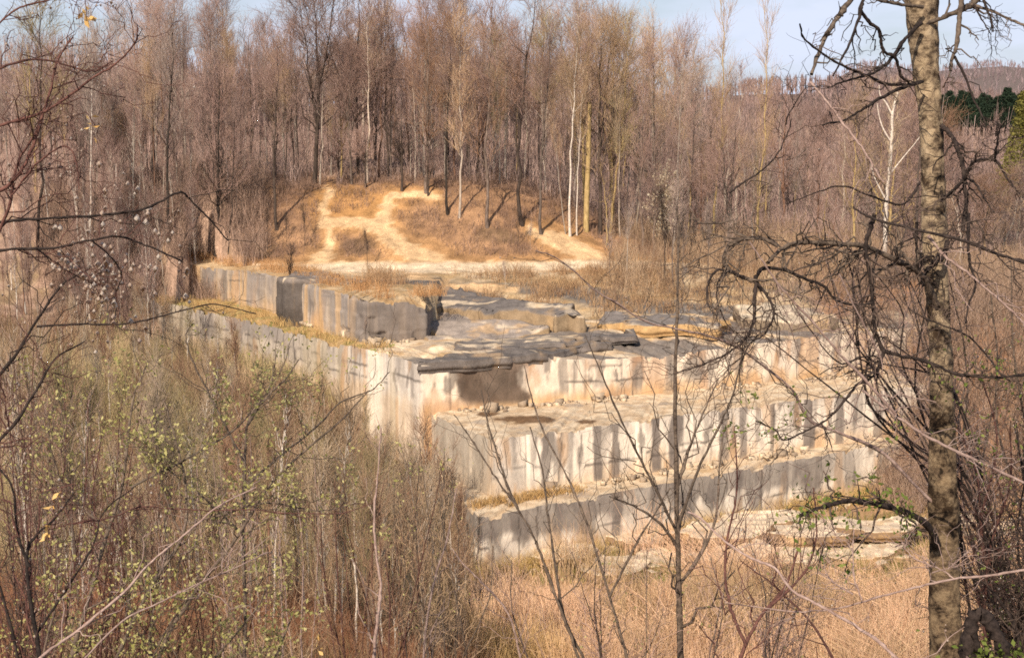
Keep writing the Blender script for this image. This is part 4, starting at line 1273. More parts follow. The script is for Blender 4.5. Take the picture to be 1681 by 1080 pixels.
# saplings standing among the pale trunks at the left rim and on the bank
for k in range(46):
    px = r.uniform(0, 260); y = r.uniform(88, 108)
    x = (px - W / 2) / F * y
    z = float(ground_z(x, y))
    hgt = r.uniform(5, 9.5)
    pr = sapl[int(r.integers(6))]
    b_ = r.choice(['bark_pale', 'bark_white', 'bark_red', 'bark_grey'])
    pr.put('sapling', (x, y, z), hgt, r.uniform(0, 6.28), f"{'tall' if hgt > 7.2 else 'short'} {BN[b_]} {'leaning' if abs(pr.lean) > .05 else 'upright'} stem in the upper thicket {szone(px)}", 'sapling', 'pale stems of the upper thicket', b_, 'twig_purple', 1.0)
for k in range(44):
    px = r.uniform(130, 425); y = r.uniform(102, 114)
    x = (px - W / 2) / F * y
    z = float(ground_z(x, y))
    hgt = r.uniform(3.5, 9)
    pr = sapl[int(r.integers(6))]
    b_ = r.choice(['bark_pale', 'bark_white', 'bark_dark', 'bark_grey'])
    pr.put('sapling', (x, y, z), hgt, r.uniform(0, 6.28), f"{'tall' if hgt > 6.5 else 'short'} {BN[b_]} {'leaning' if abs(pr.lean) > .05 else 'upright'} bank stem {zone(px)}", 'sapling', 'stems on the wooded bank above the rear wall', b_, 'twig_purple', 1.2)
# thin trees on the ledges and along the bank
for (px, py, hh, lab) in [(478, 520, 4.6, 'dark shadowy sapling leaning at the rear wall corner'), (1090, 470, 6.0, 'grey sapling before the dark half hidden outcrop'), (1105, 480, 6.6, 'tall thin grey sapling at the end of the trail'),
                          (1120, 470, 5.0, 'leaning grey sapling at the end of the trail'), (1000, 470, 4.2, 'bushy grey sapling growing from the broken outcrop'), (1030, 460, 4.8, 'pale sapling growing beside the broken outcrop'),
                          (830, 475, 1.8, 'tiny white-stemmed shrub on the shelf below the trail'), (603, 440, 2.6, 'thin dark sapling on the brown patch between the trails'), (600, 565, 2.0, 'small leafless shrub at the foot of the rear wall'),
                          (1160, 470, 5.2, 'thin sapling where the trail fades out'), (1195, 465, 4.0, 'short sapling behind the looped bough tip'), (470, 400, 2.5, 'low dark sapling on the lit bank'), (500, 405, 3.0, 'dark sapling slanting over the lit bank'),
                          (440, 410, 3.2, 'thin dark sapling where the slanting shadows fall'), (850, 405, 3.0, 'dark sapling in the hollow of the bank'), (870, 410, 2.4, 'short pale sapling in the hollow of the bank')]:
    p = atz(px, py, Z3) if px in (478, 600) else hit(px, py)
    pr = sapl[int(r.integers(6))]
    b_ = 'bark_dark' if 'dark' in lab else 'bark_white' if 'white' in lab else 'bark_pale' if 'pale' in lab else 'bark_grey'
    pr.put('sapling', p, hh, r.uniform(0, 6.28), lab, 'sapling', 'saplings on the ledges and bank', b_, 'twig_dark' if 'dark' in lab else 'twig_grey', 1.2)

# ------------------------------------------------------------------ undergrowth, grass, reeds (uncountable)
def brush(name, pts, hts, k, colA, colB, seed, rad=.008, spread=.45, sub=2, cols=None):
    q = np.random.default_rng(seed)
    n = len(pts)
    m = n * k
    base = np.repeat(pts, k, axis=0) + q.normal(size=(m, 3)) * np.array([.25, .25, 0])
    a = q.uniform(0, 6.28, m)
    hh = np.repeat(hts, k) * q.uniform(.5, 1.1, m)
    s_ = q.uniform(.05, spread, m)
    d = np.stack([np.cos(a) * s_, np.sin(a) * s_, np.ones(m)], 1)
    P = np.stack([base - [0, 0, .1], base + d * hh[:, None] * .5 + q.normal(size=(m, 3)) * .05 * hh[:, None], base + d * hh[:, None] * np.array([1.2, 1.2, 1.0])], 1)
    bc = np.repeat(cols if cols is not None else lerp(np.array(colA), np.array(colB), q.random((n, 1))), k, axis=0) * q.uniform(.6, 1.35, (m, 1))
    R = rad * q.uniform(.6, 1.4, (m, 1)) * np.array([[1, .8, .4]])
    gg = Geo()
    gg.tubes(P, R, 3, bc)
    if sub:
        c, rr, _, par = kids(P, R, sub, .25, 1, (.3, 1.0), lambda t, par, q_: hh[par] * q_.uniform(.15, .4, len(t)), 3, up=.3, rmin=rad * .6, rng_=q, tip=.6)
        gg.tubes(c, rr, 3, bc[par])
    return tag(obj(name, gg.mesh(name, M['stuff'])), kind='stuff')

def scatter(n, pxr, yr, seed, cond=None):
    q = np.random.default_rng(seed)
    px = q.uniform(*pxr, n); y = q.uniform(yr[0], yr[1], n)
    x = (px - W / 2) / F * y
    z = ground_z(x, y)
    P = np.stack([x, y, z], 1)
    if cond is not None:
        qx, qy = proj(P)
        P = P[cond(P, qx, qy)]
    return P
out3 = lambda P: sdf(P3, P[:, 0], P[:, 1]) < -.6
# thicket over the valley floor
def patch(P, sd):
    n_ = fbm(P[:, 0] * .16, P[:, 1] * .16, 0, sd)[:, None]
    n2_ = fbm(P[:, 0] * .3, P[:, 1] * .3, 0, sd + 9)[:, None]
    c = lerp(np.array([.24, .145, .09]), np.array([.60, .44, .28]), ss(.36, .62, n_))
    return lerp(c, np.array([.48, .42, .20]), ss(.5, .68, n2_) * .7)
P = scatter(4600, (-60, 800), (44, 94), 1, lambda P, a, b: out3(P) & (P[:, 0] < -2.0) & (sdf(far_pts(o2), P[:, 0], P[:, 1]) < -.3))
hq = np.random.default_rng(2).uniform(1.0, 2.6, len(P)) * (1 + .4 * ss(-11, -4, P[:, 0]) * ss(56, 64, P[:, 1])) * (1 - .45 * ss(-7, -1, sdf(P3, P[:, 0], P[:, 1])) * ss(-6, -9, P[:, 0]))
brush('thicket_undergrowth', P, hq, 9, None, None, 3, .011, .35, 2, patch(P, 3))
P = scatter(3000, (-60, 780), (20, 46), 4)
cc = .85 * lerp(patch(P, 5) * .8, np.array([.36, .17, .095]), ss(.30, .46, fbm(P[:, 0] * .3, P[:, 1] * .3, 0, 8))[:, None] * .9)
brush('slope_undergrowth', P, np.random.default_rng(5).uniform(.3, 1.5, len(P)), 8, None, None, 6, .007, .6, 2, cc)
# bank and wood edge brush
P = scatter(5200, (150, 1250), (100, 122), 7, lambda P, a, b: np.minimum.reduce([segd(a, b, t_) for t_ in trail]) > 1.9)
brush('bank_brush', P, np.random.default_rng(8).uniform(.2, .7, len(P)), 6, (.20, .13, .10), (.38, .25, .18), 9, .012, .7, 1)
P = scatter(2600, (-60, 1750), (114, 165), 10)
brush('woodland_undergrowth', P, np.random.default_rng(11).uniform(.8, 2.8, len(P)), 7, (.32, .225, .195), (.54, .40, .35), 12, .018, .4, 2)
P = scatter(1500, (1000, 1720), (84, 118), 13, lambda P, a, b: (b < 500))
brush('low_brush', P, np.random.default_rng(14).uniform(.8, 2.4, len(P)), 8, (.28, .18, .12), (.52, .38, .25), 15, .012, .4, 2)
P = scatter(3200, (1400, 1760), (60, 100), 16, lambda P, a, b: (sdf(BANK, P[:, 0], P[:, 1]) > 0))
brush('bank_litter_brush', P, np.random.default_rng(17).uniform(.5, 2.4, len(P)), 8, (.26, .17, .125), (.48, .35, .26), 18, .011, .55, 2)
P = np.vstack([scatter(1500, (60, 430), (101, 116), 401), scatter(700, (90, 330), (97, 109), 411, lambda P, a, b: (sdf(P4, P[:, 0], P[:, 1]) > .2) | (P[:, 0] < o4[0][0] + 3.5))])
brush('bank_undergrowth', P, np.random.default_rng(402).uniform(.8, 2.4, len(P)), 8, (.27, .18, .14), (.48, .34, .26), 403, .014, .45, 2)
# dry growth along ledge tops
def ledge_growth(name, poly, n, seed, inw, z, hr, colA, colB, pxr):
    q = np.random.default_rng(seed)
    P = dens(poly, .05)
    P = P[q.integers(0, len(P), n * 4)]
    off = q.uniform(*inw, len(P))
    X3 = np.stack([P[:, 0] + off * .4, P[:, 1] + off * .9, np.full(len(P), z)], 1)
    a, b = proj(X3)
    X3 = X3[(a > pxr[0]) & (a < pxr[1])][:n]
    clump = fbm(X3[:, 0] * .8, X3[:, 1] * .8, 0, seed)
    X3 = X3[clump > .45]
    return brush(name, X3, q.uniform(*hr, len(X3)), 8, colA, colB, seed + 1, .009, .7, 1)
ledge_growth('ledge_weeds', o3[:5], 900, 301, (.1, 3.6), Z3, (.15, .55), (.46, .28, .12), (.60, .44, .20), (240, 640))
ledge_growth('rim_brush', o4, 900, 303, (1.2, 4.0), -9.0, (.2, .8), (.42, .22, .10), (.58, .36, .18), (230, 720))
P = scatter(1500, (600, 1250), (88, 98.5), 305, lambda P, a, b: np.minimum.reduce([segd(a, b, t_) for t_ in trail]) > 1.2)
P = P[fbm(P[:, 0] * .5, P[:, 1] * .5, 0, 71) > .5]
brush('shelf_weeds', P, np.random.default_rng(306).uniform(.2, 1.0, len(P)), 9, (.30, .18, .11), (.54, .36, .20), 306, .010, .6, 2)
ledge_growth('ledge_foot_weeds', o2, 900, 307, (-2.2, -.2), -19.8, (.3, 1.0), (.50, .33, .12), (.62, .46, .20), (770, 1500))
ledge_growth('ledge_corner_weeds', o1[:3], 260, 309, (-2.2, -1.4), Z2, (.15, .4), (.46, .28, .12), (.58, .40, .18), (780, 1350))

# reeds on the quarry floor
def reeds(name, n, seed):
    q = np.random.default_rng(seed)
    px = q.uniform(715, 1720, n); y = q.uniform(45, 66, n)
    x = (px - W / 2) / F * y
    z = ground_z(x, y)
    k = (fbm(x * .35, y * .5, 0, 5) > .36 + .25 * ss(58, 64, y)) & (px > 735 + (y - 45) * 3 + 40 * vnoise(y * .4, 1, 0, 3)) & (sdf(far_pts(o2), x, y) < -1.2)
    x, y, z = x[k], y[k], z[k]
    n = len(x)
    hh = q.uniform(.6, 2.1, n) * (.35 + 1.2 * ss(.3, .65, fbm(x * .3, y * .3, 0, 15)))
    fl_ = ss(.55, .65, fbm(x * .25 + 9, y * .4, 0, 65))
    a = q.uniform(0, 6.28, n); s_ = q.uniform(.02, .28, n) + fl_ * q.uniform(0, 1.2, n)
    d = np.stack([np.cos(a) * s_, np.sin(a) * s_, np.ones(n)], 1)
    b = np.stack([x, y, z - .1], 1)
    P = np.stack([b, b + d * hh[:, None] * .6, b + d * hh[:, None] * np.array([1.5, 1.5, 1])], 1)
    c = lerp(np.array([.64, .39, .24]), np.array([.94, .66, .45]), q.random((n, 1)))
    c = lerp(c, np.array([.70, .47, .18]), (ss(.5, .7, fbm(x * .3, y * .3, 0, 25)) * ss(6, 0, x))[:, None] * .7)
    c = c * lerp(.78, 1.1, ss(.32, .6, fbm(x * .5, y * .8, 0, 35)))[:, None]
    c = lerp(c, np.array([.34, .27, .13]), (ss(.58, .7, fbm(x * .22, y * .4, 0, 45)) * .6)[:, None])
    gg = Geo()
    gg.tubes(P, np.array([[.009, .008, .003]]) * q.uniform(.7, 1.4, (n, 1)), 3, c)
    return tag(obj(name, gg.mesh(name, M['stuff'])), kind='stuff')
reeds('dry_reeds', 42000, 21)
# moss and weeds between the broken stones
P = scatter(1700, (880, 1680), (60, 72), 23, lambda P, a, b: (sdf(far_pts(o2), P[:, 0], P[:, 1]) < -.3) & (b < 960))
brush('floor_weeds', P, np.random.default_rng(24).uniform(.2, .7, len(P)), 9, (.15, .17, .045), (.40, .31, .12), 25, .010, .8, 1)
# fallen leaves on slope
P = scatter(9000, (-60, 800), (22, 50), 27)
gl = Geo(); gl.leaves(P + [0, 0, .12], .09, aspect=.6)
tag(obj('fallen_leaves', gl.mesh('fallen_leaves', M['leaf_rust'])), kind='stuff')

# ------------------------------------------------------------------ foreground: mottled tree at the right
def px_path(pts, D0, D1=None, k=5, jit=0.0, seed=0, wig=.0):
    D1 = D0 if D1 is None else D1
    n = len(pts)
    Ds = np.linspace(D0, D1, n)
    P = smooth_path([atd(a, b, d) for (a, b), d in zip(pts, Ds)], k)
    q = np.random.default_rng(seed)
    if jit:
        w = q.normal(size=P.shape) * jit
        w[0] = 0
        P = P + w
    return P

def limb(parent, name, pts, w0, w1, D0, D1, mat, seed, twig=0, tl=(.15, .5), sub=2, mt=None, up=.0, droop=.1, tmin=.15):
    """a traced bough: widths in photo pixels at its distance; grows twigs"""
    D1 = D0 if D1 is None else D1
    P = px_path(pts, D0, D1, 6, .0022 * D0 / 10, seed)
    n = len(P)
    q = np.random.default_rng(seed + 999)
    r = np.linspace(w0, w1, n) / 2 / F * np.linspace(D0, D1, n) * (1 + .12 * q.normal(size=n))
    gg = Geo()
    gg.tubes(P[None], r[None], 8)
    o = obj(name, None if False else bpy.data.meshes.new(name), parent)
    c = None
    if twig:
        twig = max(twig, 5)
        Pr = resample(P, 14)
        c, rr, t, par = kids(Pr[None], np.interp(np.linspace(0, 1, 14), np.linspace(0, 1, n), r)[None], twig, tmin, 1, (.4, 1.3), tl, 7, up=up, droop=droop, wob=.055, rscale=.5, rmin=.0022, rng_=q, tip=.45)
        gt = gg if twig < 11 else Geo()
        gt.tubes(c, rr, 4)
        if gt is not gg: gt.tubes(Pr[None], np.interp(np.linspace(0, 1, 14), np.linspace(0, 1, n), r)[None] * .5, 3)
        if sub:
            c2_, r2_, _, _ = kids(c, rr, sub, .25, 1, (.4, 1.2), (tl[0] * .5, tl[1] * .5), 5, up=up, droop=droop * .5, wob=.07, rscale=.7, rmin=.0016, rng_=q, tip=.5)
            gt.tubes(c2_, r2_, 3)
            c = (c, c2_)
        else:
            c = (c,)
        if gt is not gg: obj('twigs', gt.mesh('twigs', M[mt or mat]), o)
    o.data = gg.mesh(name, M[mat], True)
    return o, c, P

def leafy(parent, name, cs, mat, size, dens_, seed, cluster=3, spread=.03, bead=False):
    q = np.random.default_rng(seed)
    pos = np.concatenate([c[:, 1:].reshape(-1, 3) for c in cs])
    pos = pos[q.random(len(pos)) < dens_]
    pos = np.repeat(pos, cluster, axis=0) + q.normal(size=(len(pos) * cluster, 3)) * spread
    gl = Geo()
    if bead: gl.beads(pos, size)
    else: gl.leaves(pos, size)
    if len(pos) == 0: return None
    o = obj(name, gl.mesh(name, M[mat]), parent)
    o['kind'] = 'stuff'
    return o

DT = 10.5
bt = thing('mottled_tree', (0, 0, 0), 'big foreground tree with mottled peeling yellow-tan bark and twisting bare boughs', 'tree')
tp = [(1512, -60, 60), (1512, 0, 58), (1516, 60, 54), (1519, 110, 50), (1526, 170, 45), (1530, 240, 42), (1532, 310, 43), (1533, 380, 46), (1536, 440, 44), (1541, 520, 41), (1545, 600, 42), (1546, 680, 45), (1547, 760, 52), (1549, 840, 57), (1550, 920, 56), (1551, 1000, 58), (1553, 1090, 66), (1554, 1200, 80)]
P = smooth_path([atd(a, b, DT) for a, b, w in tp], 22)
wd = smooth_path([(w * .87, 0, 0) for a, b, w in tp], 22)[:, 0]
q = np.random.default_rng(4)
sd = 40
T = np.arange(sd) * 2 * math.pi / sd
rad = (wd / 2 / F * DT)[:, None] * (1 + .16 * (fbm(np.cos(T)[None] * 1.5 + 9, np.sin(T)[None] * 1.5 + 9, P[:, 2:3] * 2.2, 6) - .5) + .10 * (vnoise(np.cos(T)[None] * 4 + 9, np.sin(T)[None] * 4 + 9, P[:, 2:3] * 9, 7) - .5) + .09 * (np.abs(fbm(np.cos(T)[None] * 6 + 9, np.sin(T)[None] * 6 + 9, P[:, 2:3] * 7, 17) - .5) * 4 - .4))
V = np.stack([P[:, 0:1] + rad * np.cos(T), P[:, 1:2] + rad * np.sin(T), np.broadcast_to(P[:, 2:3], rad.shape)], -1)
n = len(P)
i = np.arange(n - 1)[:, None] * sd; j = np.arange(sd)[None]
Qt = np.stack([i + j, i + (j + 1) % sd, i + sd + (j + 1) % sd, i + sd + j], -1).reshape(-1, 4)
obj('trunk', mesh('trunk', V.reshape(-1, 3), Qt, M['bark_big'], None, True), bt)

boughs = [
    # upper crown, against the sky
    ([(1510, -70), (1450, -50), (1410, -20), (1397, 0), (1377, 27), (1357, 57), (1343, 90), (1332, 123)], 12, 7, 10.4, 9.6, 'branch_lit', 5),
    ([(1425, -40), (1417, 0), (1412, 22), (1397, 67), (1380, 100), (1367, 127)], 9, 3, 9.9, 9.4, 'branch_dark', 5),
    ([(1413, 18), (1427, 37), (1443, 50), (1446, 70), (1452, 85), (1467, 93), (1473, 102), (1480, 127), (1492, 134)], 7, 6, 9.8, 10.2, 'branch_dark', 6),
    ([(1313, 40), (1320, 63), (1353, 90), (1387, 110), (1420, 123), (1453, 137), (1484, 140)], 3, 7, 9.4, 10.2, 'branch_dark', 10),
    ([(1512, 38), (1487, 63), (1470, 87), (1453, 107), (1430, 122), (1400, 130), (1370, 140)], 9, 3, 10.3, 9.7, 'branch_dark', 8),
    ([(1515, 12), (1480, 8), (1440, 0), (1410, -15)], 7, 5, 10.3, 10.0, 'branch_lit', 3),
    ([(1515, 134), (1467, 150), (1420, 177), (1387, 197), (1350, 205)], 8, 3, 10.3, 9.6, 'branch_dark', 12),
    ([(1520, 40), (1545, 30), (1570, 20), (1597, 7), (1620, -20)], 8, 11, 10.4, 10.2, 'branch_lit', 3),
    ([(1582, -20), (1576, 20), (1573, 50), (1570, 77), (1562, 100), (1560, 117)], 11, 6, 10.2, 10.0, 'branch_lit', 2),
    ([(1567, 93), (1587, 133), (1600, 167), (1613, 192), (1618, 215)], 5, 2.5, 10.0, 9.8, 'branch_dark', 6),
    ([(1595, 8), (1627, 18), (1653, 30), (1680, 42), (1710, 60)], 6, 4, 10.1, 9.7, 'branch_lit', 3),
    ([(1612, -10), (1618, 10), (1626, 30), (1631, 53)], 6, 3, 10.0, 9.9, 'branch_dark', 3),
    ([(1598, 8), (1608, 25), (1618, 42), (1627, 58)], 4, 2, 10.0, 9.9, 'branch_dark', 2),
    ([(1330, 135), (1360, 170), (1387, 207), (1413, 240), (1427, 262), (1450, 300)], 5, 3.5, 9.6, 9.4, 'branch_pink', 6),
    ([(1548, 143), (1556, 128), (1562, 112)], 4, 2, 10.3, 10.1, 'branch_pink', 2),
    # right side knots
    ([(1545, 205), (1558, 218), (1567, 233), (1577, 260), (1583, 293), (1586, 335), (1580, 380)], 9, 8, 10.4, 10.1, 'branch_dark', 12),
    ([(1583, 293), (1592, 275), (1602, 265), (1633, 263), (1653, 293), (1675, 320)], 8, 4, 10.1, 9.8, 'branch_dark', 14),
    ([(1633, 263), (1636, 240), (1640, 215), (1650, 200)], 5, 2.5, 9.9, 9.7, 'branch_dark', 7),
    ([(1584, 293), (1570, 308), (1556, 320), (1545, 330)], 7, 5, 10.1, 10.3, 'branch_dark', 4),
    ([(1588, 293), (1600, 300), (1615, 325), (1632, 350)], 5, 2, 10.1, 9.8, 'branch_dark', 8),
    # long bent bough carrying the hanging loops
    ([(1538, 500), (1520, 462), (1503, 443), (1480, 431), (1437, 412), (1413, 403), (1370, 400), (1327, 398), (1293, 403), (1273, 417), (1260, 432)], 13, 7, 10.4, 9.3, 'branch_lit', 16),
    ([(1277, 405), (1253, 392), (1220, 392), (1197, 403), (1188, 423), (1197, 443), (1223, 457), (1242, 462)], 7, 9, 9.35, 9.3, 'branch_lit', 8),
    ([(1242, 462), (1238, 493), (1238, 527), (1222, 558), (1190, 582), (1150, 600), (1110, 612)], 8, 2, 9.3, 9.0, 'branch_dark', 14),
    ([(1240, 458), (1252, 441), (1287, 443), (1320, 457), (1353, 470), (1373, 493), (1403, 500), (1435, 497)], 8, 3, 9.3, 9.6, 'branch_dark', 12),
    ([(1242, 462), (1263, 493), (1270, 517), (1255, 548), (1230, 565), (1215, 600)], 6, 2.5, 9.3, 9.1, 'branch_dark', 12),
    ([(1222, 455), (1180, 443), (1164, 463), (1160, 490), (1164, 505)], 6, 3, 9.3, 9.1, 'branch_dark', 6),
    ([(1195, 445), (1180, 460), (1177, 493), (1188, 522), (1205, 545)], 4, 2, 9.3, 9.0, 'branch_dark', 7),
    ([(1436, 352), (1430, 372), (1422, 397), (1422, 425), (1430, 460), (1434, 510), (1437, 547), (1449, 575)], 10, 7, 9.6, 9.7, 'branch_dark', 10),
    ([(1449, 575), (1474, 583), (1520, 593), (1570, 613), (1621, 619), (1648, 619), (1690, 612)], 8, 5, 9.7, 9.4, 'branch_dark', 10),
    ([(1647, 619), (1614, 577), (1587, 550), (1550, 535), (1520, 523), (1490, 505)], 4, 3, 9.5, 9.8, 'branch_dark', 8),
    ([(1450, 577), (1441, 607), (1425, 625)], 9, 4, 9.7, 9.6, 'branch_dark', 4),
    ([(1440, 605), (1407, 632), (1387, 657), (1367, 680), (1350, 693), (1317, 710), (1288, 722), (1270, 705), (1240, 690)], 6, 2.5, 9.6, 9.2, 'branch_dark', 9),
    ([(1348, 694), (1358, 715), (1366, 735)], 4, 2, 9.4, 9.3, 'branch_dark', 3),
    ([(1415, 640), (1453, 670), (1487, 693), (1523, 717), (1580, 745), (1680, 792)], 5, 6, 9.5, 9.2, 'branch_pink', 10),
    ([(1230, 397), (1253, 430), (1280, 470), (1310, 503), (1353, 550), (1387, 590), (1420, 623), (1470, 680)], 3, 6, 9.0, 9.3, 'branch_pink', 8),
    ([(1378, 450), (1400, 500), (1425, 545), (1447, 590)], 3, 4, 9.1, 9.3, 'branch_pink', 4),
    ([(1400, 340), (1430, 358), (1487, 373), (1537, 385), (1587, 397), (1637, 417), (1690, 432)], 4, 7, 9.6, 9.2, 'branch_dark', 9),
    ([(1523, 387), (1550, 420), (1587, 447), (1627, 480), (1665, 515), (1690, 540)], 6, 4, 9.5, 9.2, 'branch_pink', 8),
    ([(1590, 350), (1590, 390), (1592, 433), (1602, 467), (1590, 500), (1585, 530)], 7, 3, 9.5, 9.3, 'branch_dark', 10),
    ([(1556, 395), (1548, 420), (1535, 432), (1520, 445)], 10, 10, 10.3, 10.2, 'branch_dark', 2),
    ([(1505, 365), (1504, 395), (1506, 430), (1515, 470)], 6, 6, 10.2, 10.3, 'branch_dark', 3),
    ([(1510, 300), (1490, 330), (1470, 335), (1420, 318), (1380, 305), (1330, 320), (1290, 335)], 5, 2, 10.0, 9.3, 'branch_dark', 10),
    ([(1197, 317), (1220, 300), (1247, 283), (1275, 255), (1292, 222), (1300, 195)], 4, 2, 9.2, 9.1, 'branch_dark', 6),
    ([(1290, 205), (1296, 185), (1325, 140)], 3, 1.5, 9.2, 9.1, 'branch_dark', 3),
    # leafy low bough
    ([(1540, 895), (1522, 862), (1485, 840), (1440, 828), (1390, 822), (1340, 835), (1312, 846)], 16, 6, 10.3, 9.3, 'branch_dark', 12),
]
for k, (pts, w0, w1, D0, D1, mat, tw) in enumerate(boughs):
    tw = int(tw * (1.9 if 19 < k < 33 else 1.4 if k > 14 else 1.1))
    o, cs, P = limb(bt, 'bough', pts, w0 * .84, w1 * .84, D0, D1, mat, 500 + k, tw, (.12, .55) if k > 18 else (.10, .34), 3, 'twig_dark' if mat == 'branch_dark' else 'branch_pink' if mat == 'branch_pink' else 'branch_lit', up=.05, droop=.12)
    if k == len(boughs) - 1:
        leafy(o, 'leaves', cs, 'leaf_bright', .042, .42, 1, 3, .035)
    elif k in (28, 31, 33):
        leafy(o, 'leaves', cs, 'leaf_bright', .035, .12, k, 3, .02)

# white catkin buds drifting on the twigs behind the loops and other traced shrubs
def shrub(name, label, cat, stems, mat, twmat, group=None, leaf=None, tw=16, tl=(.15, .6), sub=3, up=.15, droop=0.0, part='stem'):
    o = thing(name, (0, 0, 0), label, cat, group)
    wk = .72 if name in ('arching_shrub', 'bare_branch', 'bare_shrub') else 1.0
    for k, (pts, w0, w1, D0, D1) in enumerate(stems):
        w0, w1 = w0 * wk, w1 * (wk + 1) / 2
        b, cs, P = limb(o, part, pts, w0, w1, D0, D1, mat, hash_seed(label) + k * 7, tw, tl, sub, twmat, up=up, droop=droop)
        if leaf:
            for (nm, lm, sz, dn, cl, spd, bd) in leaf:
                leafy(b, nm, cs, lm, sz, dn, hash_seed(label) + k, cl, spd, bd)
    return o
def hash_seed(s_):
    return sum((i_ + 1) * ord(c_) for i_, c_ in enumerate(s_)) % 100000

# central multi-stemmed sapling in front of the ledges
shrub('foreground_sapling', 'upright grey foreground sapling crossing the ledges, forking low above the reeds', 'sapling', [
    ([(1120, 1200), (1117, 1080), (1115, 980), (1112, 870), (1110, 760), (1108, 640), (1111, 540), (1113, 430), (1112, 340)], 12, 2.6, 13, 13),
    ([(1114, 880), (1090, 830), (1060, 770), (1020, 690), (990, 620), (960, 550)], 6, 1.6, 13, 12.4),
    ([(1114, 860), (1135, 800), (1160, 740), (1195, 670), (1215, 600), (1225, 540)], 6, 1.6, 13, 12.6),
    ([(1112, 800), (1130, 740), (1150, 690), (1180, 620)], 6, 2, 13, 13.3),
    ([(1113, 900), (1085, 860), (1040, 830), (1000, 815)], 6, 2, 13, 12.5),
    ([(1115, 960), (1150, 910), (1175, 850), (1180, 780), (1188, 700)], 7, 2, 13, 13.4)], 'branch_lit', 'branch_lit', None, None, 9, (.25, .9), 2, .3)
shrub('foreground_sapling', 'leaning sapling of two long slanting stems before the middle ledge corner', 'sapling', [
    ([(990, 1200), (950, 1080), (915, 985), (888, 910), (860, 850), (825, 800), (795, 755), (770, 715), (745, 680)], 5.6, 1.7, 11, 11.5),
    ([(1065, 1200), (1030, 1080), (995, 960), (960, 850), (925, 770), (895, 715), (875, 660), (860, 600)], 5.6, 1.7, 11.2, 11.6),
    ([(960, 1085), (925, 1010), (912, 930), (900, 850), (890, 770), (870, 700)], 6, 2, 11.1, 11.5),
    ([(850, 835), (830, 790), (815, 740), (800, 690), (790, 640)], 5, 2, 11.3, 11.5),
    ([(1000, 980), (1040, 900), (1070, 850), (1100, 800)], 5, 2, 11.2, 11.0)], 'branch_lit', 'branch_lit', None, None, 7, (.2, .7), 2, .3)
shrub('foreground_sapling', 'bending reddish grey sapling reaching over the reeds from the tangle', 'sapling', [
    ([(1190, 1200), (1215, 1080), (1250, 1010), (1290, 960), (1310, 900)], 8, 3, 10, 10.4),
    ([(1225, 1060), (1200, 1000), (1190, 940), (1195, 880), (1210, 800), (1205, 700)], 6, 2, 10.1, 10.6),
    ([(1260, 1000), (1320, 940), (1340, 880), (1335, 800)], 5, 2, 10.1, 10.5),
    ([(1400, 1200), (1370, 1090), (1330, 1020), (1270, 960), (1215, 920)], 6, 2, 10, 10.4)], 'branch_red', 'branch_lit', None, [('catkins', 'bud_white', .007, .09, 1, .02, True)], 8, (.2, .7), 3, .25)
# pale branches at lower right
shrub('bare_branch', 'long pale pinkish branch sloping down across the reeds', 'branch', [
    ([(1130, 840), (1150, 850), (1176, 876), (1225, 912), (1271, 932), (1299, 967), (1330, 985), (1363, 1003), (1437, 1048), (1472, 1080), (1530, 1130), (1600, 1200)], 4, 8, 7.2, 6.6)], 'branch_pink', 'branch_pink', None, [('catkins', 'bud_white', .006, .10, 1, .01, True)], 14, (.1, .4), 2)
shrub('bare_branch', 'pale grey branch running level across the mottled trunk near the ground', 'branch', [
    ([(1720, 930), (1675, 936), (1620, 945), (1567, 950), (1500, 965), (1440, 980), (1390, 995), (1340, 1002), (1290, 1002), (1190, 988)], 7, 2.5, 6.8, 7.4),
    ([(1415, 985), (1403, 950), (1400, 905), (1402, 870)], 4, 2, 7.0, 7.2), ([(1400, 975), (1375, 960), (1355, 942)], 4, 2, 7.0, 7.2), ([(1567, 950), (1545, 935), (1500, 915), (1480, 890)], 4, 2, 7, 7.1), ([(1530, 940), (1560, 930), (1590, 905)], 3, 2, 7, 7.1)], 'branch_pink', 'branch_pink', None, None, 10, (.1, .35), 2)
shrub('bare_branch', 'slim pale branch arching from the trail end down to the looped bough', 'branch', [
    ([(1546, 840), (1450, 745), (1390, 715), (1330, 690), (1300, 640), (1250, 598), (1213, 572), (1170, 553), (1120, 542), (1060, 528), (1020, 502), (973, 473), (937, 440), (905, 420), (880, 412)], 8, 2, 10.5, 8.8)], 'branch_pink', 'branch_lit', None, [('catkins', 'bud_white', .006, .09, 1, .01, True)], 12, (.12, .5), 2)
